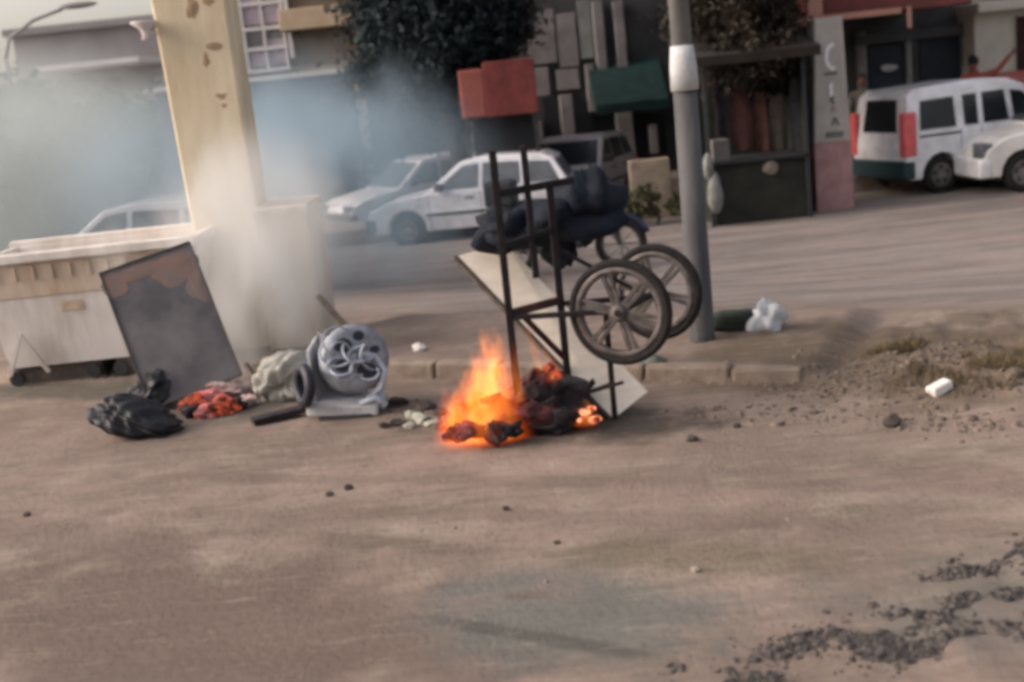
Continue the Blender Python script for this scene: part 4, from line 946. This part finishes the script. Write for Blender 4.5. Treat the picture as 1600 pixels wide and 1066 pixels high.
# beige low wall with bush behind the cart
LY = 21.2
o = MB().bx(P(985, 275, LY).x, P(1048, 275, LY).x, LY, LY + .3, -.3, P(1010, 250, LY).z).build('low_wall', M_beigec, None, bevel=.02); tag(o, 'short beige wall behind the motorcycle and left of the pole', 'wall')
p = P(1020, 318, 20.4)
q = drift(1, [(1020, 318), (1021, 318)], .01, 1)
tree('low_bush', 'low olive bush before the short beige wall', None, (p.x, 20.4, -.3), 1, (p.x, 20.4, p.z), (.55, .3, .25), mat('olive bush leaves', (.09, .09, .035), .8, (.04, .042, .02), 2, contrast=(.4, .6)), 14, 1800, .05, 77, .03)

# ------------------------------------------------------------------ vehicles
def arch(x, r, n=9, z0=.24):
    out = []
    a0 = math.asin(min(1, max(-1, (z0 - r * .88) / r)))
    for i in range(n):
        a = math.pi - a0 - (math.pi - 2 * a0) * i / (n - 1)
        out.append((x + r * math.cos(a), r * .88 + r * math.sin(a)))
    return out
def wheel(root, x, y, r, wd_, yaw=0, mr=M_alloy):
    Mw = Matrix.Translation((x, y, r)) @ Matrix.Rotation(R(90), 4, 'X')
    h = wd_ / 2
    ty = MB().lathe([(r * .62, -h * .8), (r * .7, -h), (r * .93, -h), (r, -h * .6), (r, h * .6), (r * .93, h), (r * .7, h), (r * .62, h * .8)], Mw, 32).build('wheel', M_rubber, root, smooth=True, local=True)
    MB().lathe([(0, -h * .55), (r * .2, -h * .7), (r * .5, -h * .5), (r * .64, -h * .85), (r * .64, h * .85), (r * .5, h * .5), (r * .2, h * .7), (0, h * .55)], Mw, 28).build('rim', mr, ty, smooth=True, local=True)
    for s_ in (-1, 1):
        for k in range(5):
            a = 2 * math.pi * k / 5 + .3; c_ = Mw @ Vector((r * .4 * math.cos(a), r * .4 * math.sin(a), s_ * h * .62))
            MB().lathe([(0, -.012), (r * .11, -.012), (r * .11, .012), (0, .012)], Matrix.Translation(c_) @ Matrix.Rotation(R(90), 4, 'X'), 10).build('rim_hole', M_trim, ty, local=True)
def car(name, label, cat, loc, yaw, paint, sp, glass=M_glass):
    root = thing(name, label, cat, loc, yaw, None)
    W_, belt, tum = sp['w'], sp['belt'], sp['tum']
    lowp = list(sp['low']); xw = sp['wheels']; ra = sp['arch']
    prof = lowp + arch_rev(xw, ra, sp)
    m3 = MB()
    def side_loop(poly, yf): return [(x, yf(z), z) for x, z in poly]
    n = len(prof)
    ylow = lambda z: W_ - .05 * max(0, (.5 - z)) * 2
    A = [(x, ylow(z), z) for x, z in prof]; B = [(x, -ylow(z), z) for x, z in prof]
    m3.add(A + B, [tuple(range(n)), tuple(range(2 * n - 1, n - 1, -1))] + [(i, n + i, n + (i + 1) % n, (i + 1) % n) for i in range(n)])
    body = m3.build('body', paint, root, local=True, bevel=.028, seg=3)
    yt = lambda z: W_ - .012 - tum * (z - belt)
    gp = sp['green']; n = len(gp); m3 = MB()
    A = [(x, yt(z), z) for x, z in gp]; B = [(x, -yt(z), z) for x, z in gp]
    m3.add(A + B, [tuple(range(n)), tuple(range(2 * n - 1, n - 1, -1))] + [(i, n + i, n + (i + 1) % n, (i + 1) % n) for i in range(n)])
    m3.build('cabin', paint, root, local=True, bevel=.03, seg=3)
    for poly in sp['win']:
        for s_ in (-1, 1):
            m3 = MB(); q = [(x, s_ * (yt(z) - .004), z) for x, z in poly]; m3.prism(q, (0, s_ * .016, 0)); m3.build('side_window', glass, root, local=True, bevel=.004)
    def cross(p0, p1, inset, nm):           # windscreen or rear window between profile points p0 (low) and p1 (high)
        (xa_, za_), (xb_, zb_) = p0, p1; d = Vector((xb_ - xa_, 0, zb_ - za_)); nn = Vector((-d.z, 0, d.x)).normalized()
        cx = sum(x for x, z in gp) / len(gp)
        if nn.x * (xa_ - cx) < 0: nn = -nn
        lo_, hi_ = .1, .92
        pts = []
        for f_, s_ in ((lo_, -1), (lo_, 1), (hi_, 1), (hi_, -1)):
            z_ = za_ + (zb_ - za_) * f_; x_ = xa_ + (xb_ - xa_) * f_; pts.append(Vector((x_, s_ * (yt(z_) - inset), z_)) - nn * .004)
        MB().prism(pts, nn * .014).build(nm, glass, root, local=True)
    cross(sp['ws'][0], sp['ws'][1], .07, 'windscreen'); cross(sp['rw'][0], sp['rw'][1], sp.get('rwi', .09), 'rear_window')
    for x in xw:
        for s_ in (-1, 1): wheel(root, x, s_ * (W_ - .11), sp['r'], .19, 0, sp.get('rim', M_alloy))
        MB().bx(x - ra * .98, x + ra * .98, -W_ + .2, W_ - .2, .2, .2 + ra * 1.35).build('wheel_well', M_trim, root, local=True)
    xr_, xf_ = sp['ends']
    MB().bx(xr_ - .05, xr_ + .16, -W_ - .006, W_ + .006, sp['bz'][0], sp['bz'][1]).build('rear_bumper', sp['bump'], root, local=True, bevel=.05, seg=3)
    MB().bx(xf_ - .16, xf_ + .05, -W_ - .006, W_ + .006, sp['bz'][0] - .02, sp['bz'][1] - .02).build('front_bumper', sp['bump'], root, local=True, bevel=.05, seg=3)
    for s_ in (-1, 1):
        tl_ = sp['tail']; MB().bx(tl_[0], tl_[1], s_ * (W_ - .17) - 0, s_ * (W_ + .012), tl_[2], tl_[3]).build('tail_light', M_red, root, local=True, bevel=.03)
        hl = sp['head']; MB().bx(hl[0], hl[1], s_ * (W_ - .4), s_ * (W_ - .02), hl[2], hl[3]).build('headlight', M_glassl, root, local=True, bevel=.03)
        mx = sp['mirror']; MB().bx(mx[0] - .07, mx[0] + .07, s_ * (W_ - .02), s_ * (W_ + .17), mx[1], mx[1] + .13).build('mirror', M_trim, root, local=True, bevel=.03)
        for x, z in sp['handles']: MB().bx(x - .08, x + .08, s_ * (W_ - .004), s_ * (W_ + .022), z, z + .03).build('door_handle', M_trim, root, local=True, bevel=.008)
        for x, z0, z1 in sp['seams']: MB().bx(x - .006, x + .006, s_ * (W_ - .01), s_ * (W_ + .003), z0, z1).build('door_seam', M_trim, root, local=True)
        for x0_, x1_, z0, z1 in sp.get('strip', []): MB().bx(x0_, x1_, s_ * (W_ - .004), s_ * (W_ + .014), z0, z1).build('side_strip', M_trim, root, local=True, bevel=.006)
    MB().bx(xr_ - .002, xr_ - .0 - .012, -.26, .26, sp['plate'], sp['plate'] + .12).build('number_plate', M_poster, root, local=True)
    return root
def arch_rev(xw, ra, sp):
    out = []
    for x in sorted(xw, reverse=True):
        out += list(reversed(arch(x, ra, z0=sp['floor'])))
    return out
hatch = dict(w=.8, belt=.86, tum=.26, floor=.24, arch=.34, r=.29, wheels=(-1.12, 1.14), ends=(-1.8, 1.84), bz=(.3, .56), bump=M_trim,
    low=[(-1.7, .24), (-1.8, .34), (-1.83, .62), (-1.78, .87), (-.4, .89), (.78, .88), (1.5, .77), (1.78, .66), (1.85, .48), (1.82, .3), (1.72, .24)],
    green=[(-1.76, .86), (-1.5, 1.3), (-1.3, 1.39), (-.3, 1.43), (.12, 1.37), (.8, .86)],
    win=[[(-1.58, .93), (-1.42, 1.26), (-.98, 1.3), (-.98, .93)], [(-.9, .93), (-.9, 1.3), (-.28, 1.33), (-.24, .93)], [(-.16, .93), (-.2, 1.33), (.08, 1.3), (.56, .95), (.56, .93)]],
    ws=((.8, .86), (.12, 1.37)), rw=((-1.76, .86), (-1.5, 1.3)), tail=(-1.83, -1.72, .6, .85), head=(1.68, 1.83, .52, .68), mirror=(.5, .92), handles=[(-.78, .76), (.0, .76)], seams=[(-.94, .3, .88), (-.2, .3, .88), (.72, .3, .86)], plate=.62, strip=[(-.78, .78, .5, .55)])
van = dict(rwi=.3, w=.83, belt=1.02, tum=.12, floor=.28, arch=.37, r=.32, wheels=(-1.28, 1.3), ends=(-1.95, 2.0), bz=(.3, .62), bump=M_teal,
    low=[(-1.88, .28), (-1.96, .4), (-1.97, .8), (-1.95, 1.03), (.2, 1.05), (.95, 1.04), (1.62, .9), (1.9, .74), (2.0, .52), (1.97, .32), (1.86, .28)],
    green=[(-1.94, 1.02), (-1.86, 1.68), (-1.7, 1.79), (-.4, 1.84), (.1, 1.8), (.4, 1.68), (1.0, 1.02)],
    win=[[(-1.68, 1.1), (-1.64, 1.58), (-1.0, 1.6), (-.98, 1.1)], [(-.82, 1.1), (-.82, 1.6), (-.55, 1.61), (-.55, 1.1)], [(-.44, 1.1), (-.44, 1.61), (.0, 1.62), (.06, 1.1)], [(.16, 1.1), (.12, 1.6), (.36, 1.56), (.78, 1.12), (.78, 1.1)]],
    ws=((1.0, 1.02), (.4, 1.68)), rw=((-1.94, 1.02), (-1.86, 1.68)), tail=(-2.0, -1.76, .68, 1.42), head=(1.8, 2.0, .6, .84), mirror=(.72, 1.08), handles=[(-.3, .86), (.25, .88)], seams=[(-.9, .34, 1.04), (-.5, .34, 1.04), (.1, .34, 1.04), (.92, .36, 1.02)], plate=.72, strip=[(-1.7, -.92, .98, 1.02), (-.44, .85, .62, .7)])
# white van at right
vp = Vector((7.0, 20.75))
vw = P(1452, 303, 20.6); vyaw = R(15)
vx, vy = vw.x + 1.28 * math.cos(vyaw) - .75 * math.sin(vyaw) * 0, vw.y + 1.28 * math.sin(vyaw) + .72
vob = car('panel_van', 'white panel van with tall red tail light parked beside the lettered pillar', 'van', (vx, vy, -.3), vyaw, M_white, van)
# van: open sliding rail shadow strip and roof bars are too small to show
# white hatchback
h1 = car('hatchback', 'white hatchback parked side on behind the cart', 'car', (P(752, 380, 21.8).x, 21.8, -.34), R(180 - 8), M_white, hatch, M_glassl)
h2 = car('hatchback', 'white hatchback half hidden by smoke left of the nearer one', 'car', (P(655, 330, 25.3).x, 25.0, -.42), R(180 + 30), M_white, hatch, M_glassl)
van2 = dict(van); van2.update(rwi=.09, bump=M_white)
v2w = P(1590, 297, 19.7)
car('people_carrier', 'white people carrier facing left in front of the panel van at the right edge', 'car', (v2w.x + 1.36, 19.7 + .72, -.3), R(181), mat('warm white paint', (.62, .6, .56), .4, (.48, .46, .43), 2.5, spec=.4, coat=.2), van2)
h3 = car('saloon_car', 'silver grey car behind the dark motorcycle', 'car', (P(905, 300, 23.4).x, 24.2, -.3), R(-112), M_silver, hatch)
h4 = car('hatchback', 'smoke hazed grey car showing its roof above the skip', 'car', (P(190, 375, 16.5).x, 17.0, -.2), R(178), M_silver, hatch, M_glassl)

# motorcycle
def motorcycle(loc, yaw):
    root = thing('motorcycle', 'dark navy motorcycle parked behind the cart posts', 'motorcycle', loc, yaw)
    for x, r in ((-.66, .3), (.68, .31)):
        Mw = Matrix.Translation((x, 0, r)) @ Matrix.Rotation(R(90), 4, 'X')
        ty = MB().lathe([(r - .08, -.04), (r - .03, -.055), (r, -.03), (r, .03), (r - .03, .055), (r - .08, .04)], Mw, 36).build('wheel', M_rubber, root, smooth=True, local=True)
        MB().lathe([(r - .075, -.03), (r - .1, -.02), (r - .1, .02), (r - .075, .03)], Mw, 36).build('rim', M_alloy, ty, smooth=True, local=True)
        m3 = MB()
        for k in range(8):
            a = math.pi * 2 * k / 8; m3.tube([(x, 0, r), (x + (r - .09) * math.cos(a), 0, r + (r - .09) * math.sin(a))], .012, 6)
        m3.build('spokes', M_alloy, ty, local=True)
        MB().tube([Mw @ Vector(((r + .03) * math.cos(a), (r + .03) * math.sin(a), 0)) for a in [R(q) for q in range(20, 165, 12)]], .045, 8).build('mudguard', M_navy, root, smooth=True, local=True)
    m3 = MB()
    for s_ in (-.08, .08): m3.tube([(.68, s_, .31), (.45, s_, .95)], .024, 8)
    m3.build('fork', M_trim, root, local=True)
    m3 = MB(); m3.tube([(.45, 0, .9), (.2, 0, .35), (-.2, 0, .32), (-.4, 0, .6), (-.75, 0, .78)], .03, 8); m3.tube([(.45, 0, .88), (-.35, 0, .72)], .028, 8); m3.tube([(-.25, .08, .36), (-.66, .08, .3)], .022, 8); m3.build('frame', M_trim, root, local=True)
    MB().blob((.18, 0, .86), (.3, .15, .14), 2, .08, 3).build('fuel_tank', M_navy, root, smooth=True, local=True)
    MB().blob((-.38, 0, .84), (.42, .14, .08), 3, .06, 3).build('seat', M_trim, root, smooth=True, local=True)
    MB().box((.08, 0, .46), (.36, .26, .32)).build('engine', M_trim, root, local=True, bevel=.05)
    MB().box((-.5, .15, .62), (.34, .06, .22)).build('side_cover', M_navy, root, local=True, bevel=.03)
    MB().tube([(.2, .14, .35), (-.1, .16, .26), (-.5, .17, .28), (-.9, .17, .36)], [.025, .028, .045, .045], 10).build('exhaust', M_alloy, root, smooth=True, local=True)
    MB().tube([(.3, -.36, 1.02), (.38, -.2, 1.06), (.44, 0, 1.0), (.38, .2, 1.06), (.3, .36, 1.02)], .016, 8).build('handlebar', M_trim, root, smooth=True, local=True)
    MB().blob((.56, 0, .92), (.09, .09, .09), 5, .04, 3).build('headlight', M_poster, root, smooth=True, local=True)
    MB().box((.55, 0, 1.0), (.16, .3, .2), Matrix.Rotation(R(-25), 3, 'Y')).build('fairing', M_navy, root, local=True, bevel=.05)
    MB().box((-.72, 0, 1.02), (.36, .36, .3)).build('top_box', M_trim, root, local=True, bevel=.04)
    MB().bx(-.86, -.6, -.1, .1, .6, .76).build('tail_cover', M_navy, root, local=True, bevel=.04)
    for s_ in (-1, 1): MB().tube([(.36, s_ * .26, 1.05), (.34, s_ * .3, 1.2)], .008, 6).blob((.34, s_ * .31, 1.23), (.02, .06, .04), 6, .05, 2).build('mirror', M_trim, root, local=True)
    return root
p = G(880, 418, -.22)
mo = motorcycle((p.x + .05, p.y, gzf(p.x, p.y)), R(-14)); mo.scale = (1.12,) * 3
# dark tarpaulin bundle tied to the cart's upper frame
tm = P(850, 350, 8.75)
o = MB().blob(tm, (.40, .2, .16), 303, .34, 4, 3.2).blob(tm + Vector((.3, .05, .1)), (.24, .2, .26), 304, .34, 3, 3.0).blob(tm + Vector((.1, .05, -.16)), (.13, .1, .17), 305, .4, 3, 3.4).blob(tm + Vector((-.25, .0, .0)), (.22, .14, .15), 306, .4, 3, 3.4).build('tarpaulin_bundle', mat('navy black tarpaulin', (.007, .011, .02), .8, (.003, .004, .007), 4, .5, spec=.2), None, smooth=True)
tag(o, 'dark navy tarpaulin bundle tied between the upended cart posts', 'bundle')

# ------------------------------------------------------------------ people
def person(label, loc, yaw, shirt, raise_arm=False, h=1.72):
    root = thing('person', label, 'person', loc, yaw)
    k = h / 1.72
    V = [(0, 0, .95), (0, 0, 1.15), (0, 0, 1.36), (0, 0, 1.46), (0, .01, 1.53),
         (.18, 0, 1.39), (.24, .02, 1.12), (.25, .1, .88), (.25, .13, .8),
         (-.18, 0, 1.39), (-.24, .02, 1.12), (-.25, .1, .88), (-.25, .13, .8),
         (.1, 0, .9), (.11, .02, .5), (.11, -.02, .1), (.12, .12, .04), (-.1, 0, .9), (-.11, .03, .5), (-.11, -.02, .1), (-.12, .12, .04)]
    if raise_arm: V[6] = (.42, .12, 1.46); V[7] = (.62, .2, 1.66); V[8] = (.68, .22, 1.72)
    Ed = [(0, 1), (1, 2), (2, 3), (3, 4), (2, 5), (5, 6), (6, 7), (7, 8), (2, 9), (9, 10), (10, 11), (11, 12), (0, 13), (13, 14), (14, 15), (15, 16), (0, 17), (17, 18), (18, 19), (19, 20)]
    Rd = [.15, .14, .16, .06, .055, .075, .05, .038, .03, .075, .05, .038, .03, .1, .07, .048, .04, .1, .07, .048, .04]
    me = bpy.data.meshes.new('body'); me.from_pydata([tuple(c * k for c in v) for v in V], Ed, []); o = bpy.data.objects.new('body', me); C.objects.link(o); o.parent = root
    me.materials.append(shirt)
    md = o.modifiers.new('skin', 'SKIN'); md.use_smooth_shade = True
    for i, sv in enumerate(me.skin_vertices[0].data): sv.radius = (Rd[i] * k, Rd[i] * k * (.75 if i < 3 else 1)); sv.use_root = i == 0
    o.modifiers.new('sub', 'SUBSURF').levels = 1; o.modifiers['sub'].render_levels = 2
    hd = MB().blob((0, .02, 1.63 * k), (.078 * k, .095 * k, .115 * k), 1, .02, 3); hd.blob((0, .115 * k, 1.62 * k), (.018, .022, .03), 2, .02, 2)
    for s_ in (-1, 1): hd.blob((s_ * .08 * k, .02, 1.62 * k), (.014, .025, .032), 3, .02, 2)
    hd = hd.build('head', M_skin, root, smooth=True, local=True)
    MB().blob((0, .0, 1.67 * k), (.086 * k, .098 * k, .092 * k), 4, .05, 3).build('hair', M_hair, hd, smooth=True, local=True)
    for s_ in (-1, 1): MB().blob((s_ * .03, .108 * k, 1.645 * k), (.012, .008, .007), 6, .02, 2).build('eye', M_hair, hd, smooth=True, local=True)
    MB().blob((0, .108 * k, 1.565 * k), (.024, .008, .006), 7, .02, 2).build('mouth', M_wine, hd, smooth=True, local=True)
    tr_ = MB()
    for s_ in (-1, 1): tr_.tube([(s_ * .1 * k, .0, .96 * k), (s_ * .105 * k, .02, .5 * k), (s_ * .11 * k, -.02, .08 * k)], [.125 * k, .09 * k, .075 * k], 12)
    tr_.build('trousers', M_trous, root, smooth=True, local=True)
    for s_, hp_, dr_ in ((1, V[8], (Vector(V[8]) - Vector(V[7])).normalized()), (-1, V[12], (Vector(V[12]) - Vector(V[11])).normalized())):
        hm = MB(); b0 = Vector(hp_) * k; sdv = dr_.orthogonal().normalized()
        hm.blob(b0 + dr_ * .04, (.034, .03, .05), 8, .03, 2)
        for q in range(4): hm.tube([b0 + dr_ * .06 + sdv * (.018 * (q - 1.5)), b0 + dr_ * (.11 + .008 * (q in (1, 2))) + sdv * (.02 * (q - 1.5)), b0 + dr_ * (.14 + .012 * (q in (1, 2))) + sdv * (.02 * (q - 1.5)) + Vector((0, .01, 0))], [.0095, .009, .007], 6)
        hm.tube([b0 + dr_ * .03 + sdv * .03, b0 + dr_ * .065 + sdv * .052, b0 + dr_ * .09 + sdv * .055], [.011, .01, .008], 6)
        hm.build('hand', M_skin, root, smooth=True, local=True)
    return root
c = P(1347, 128, 22.9); person('person in olive shirt standing between lettered pillar and white van', (c.x, 22.9, -.02), R(170), M_shirto, h=1.76)
c = P(1521, 97, 22.6); person('person in red shirt with one arm raised behind the white van', (c.x, 22.6, .0), R(-8), M_shirtr, True, h=1.86)
# red covered stall behind the van
c = P(1580, 122, 22.4)
rt = thing('covered_table', 'red tarpaulin covered table behind the van bonnet', 'table', (c.x, 22.6, -.02))
MB().blob((c.x + .1, 22.7, c.z - .18), (.75, .35, .3), 31, .12, 4, 2.4).build('tarpaulin', M_redtarp, rt, smooth=True)
for dx in (-.5, .6):
    for y in (22.5, 22.9): MB().bx(c.x + dx - .03, c.x + dx + .03, y - .03, y + .03, -.05, c.z - .2).build('leg', M_trim, rt)
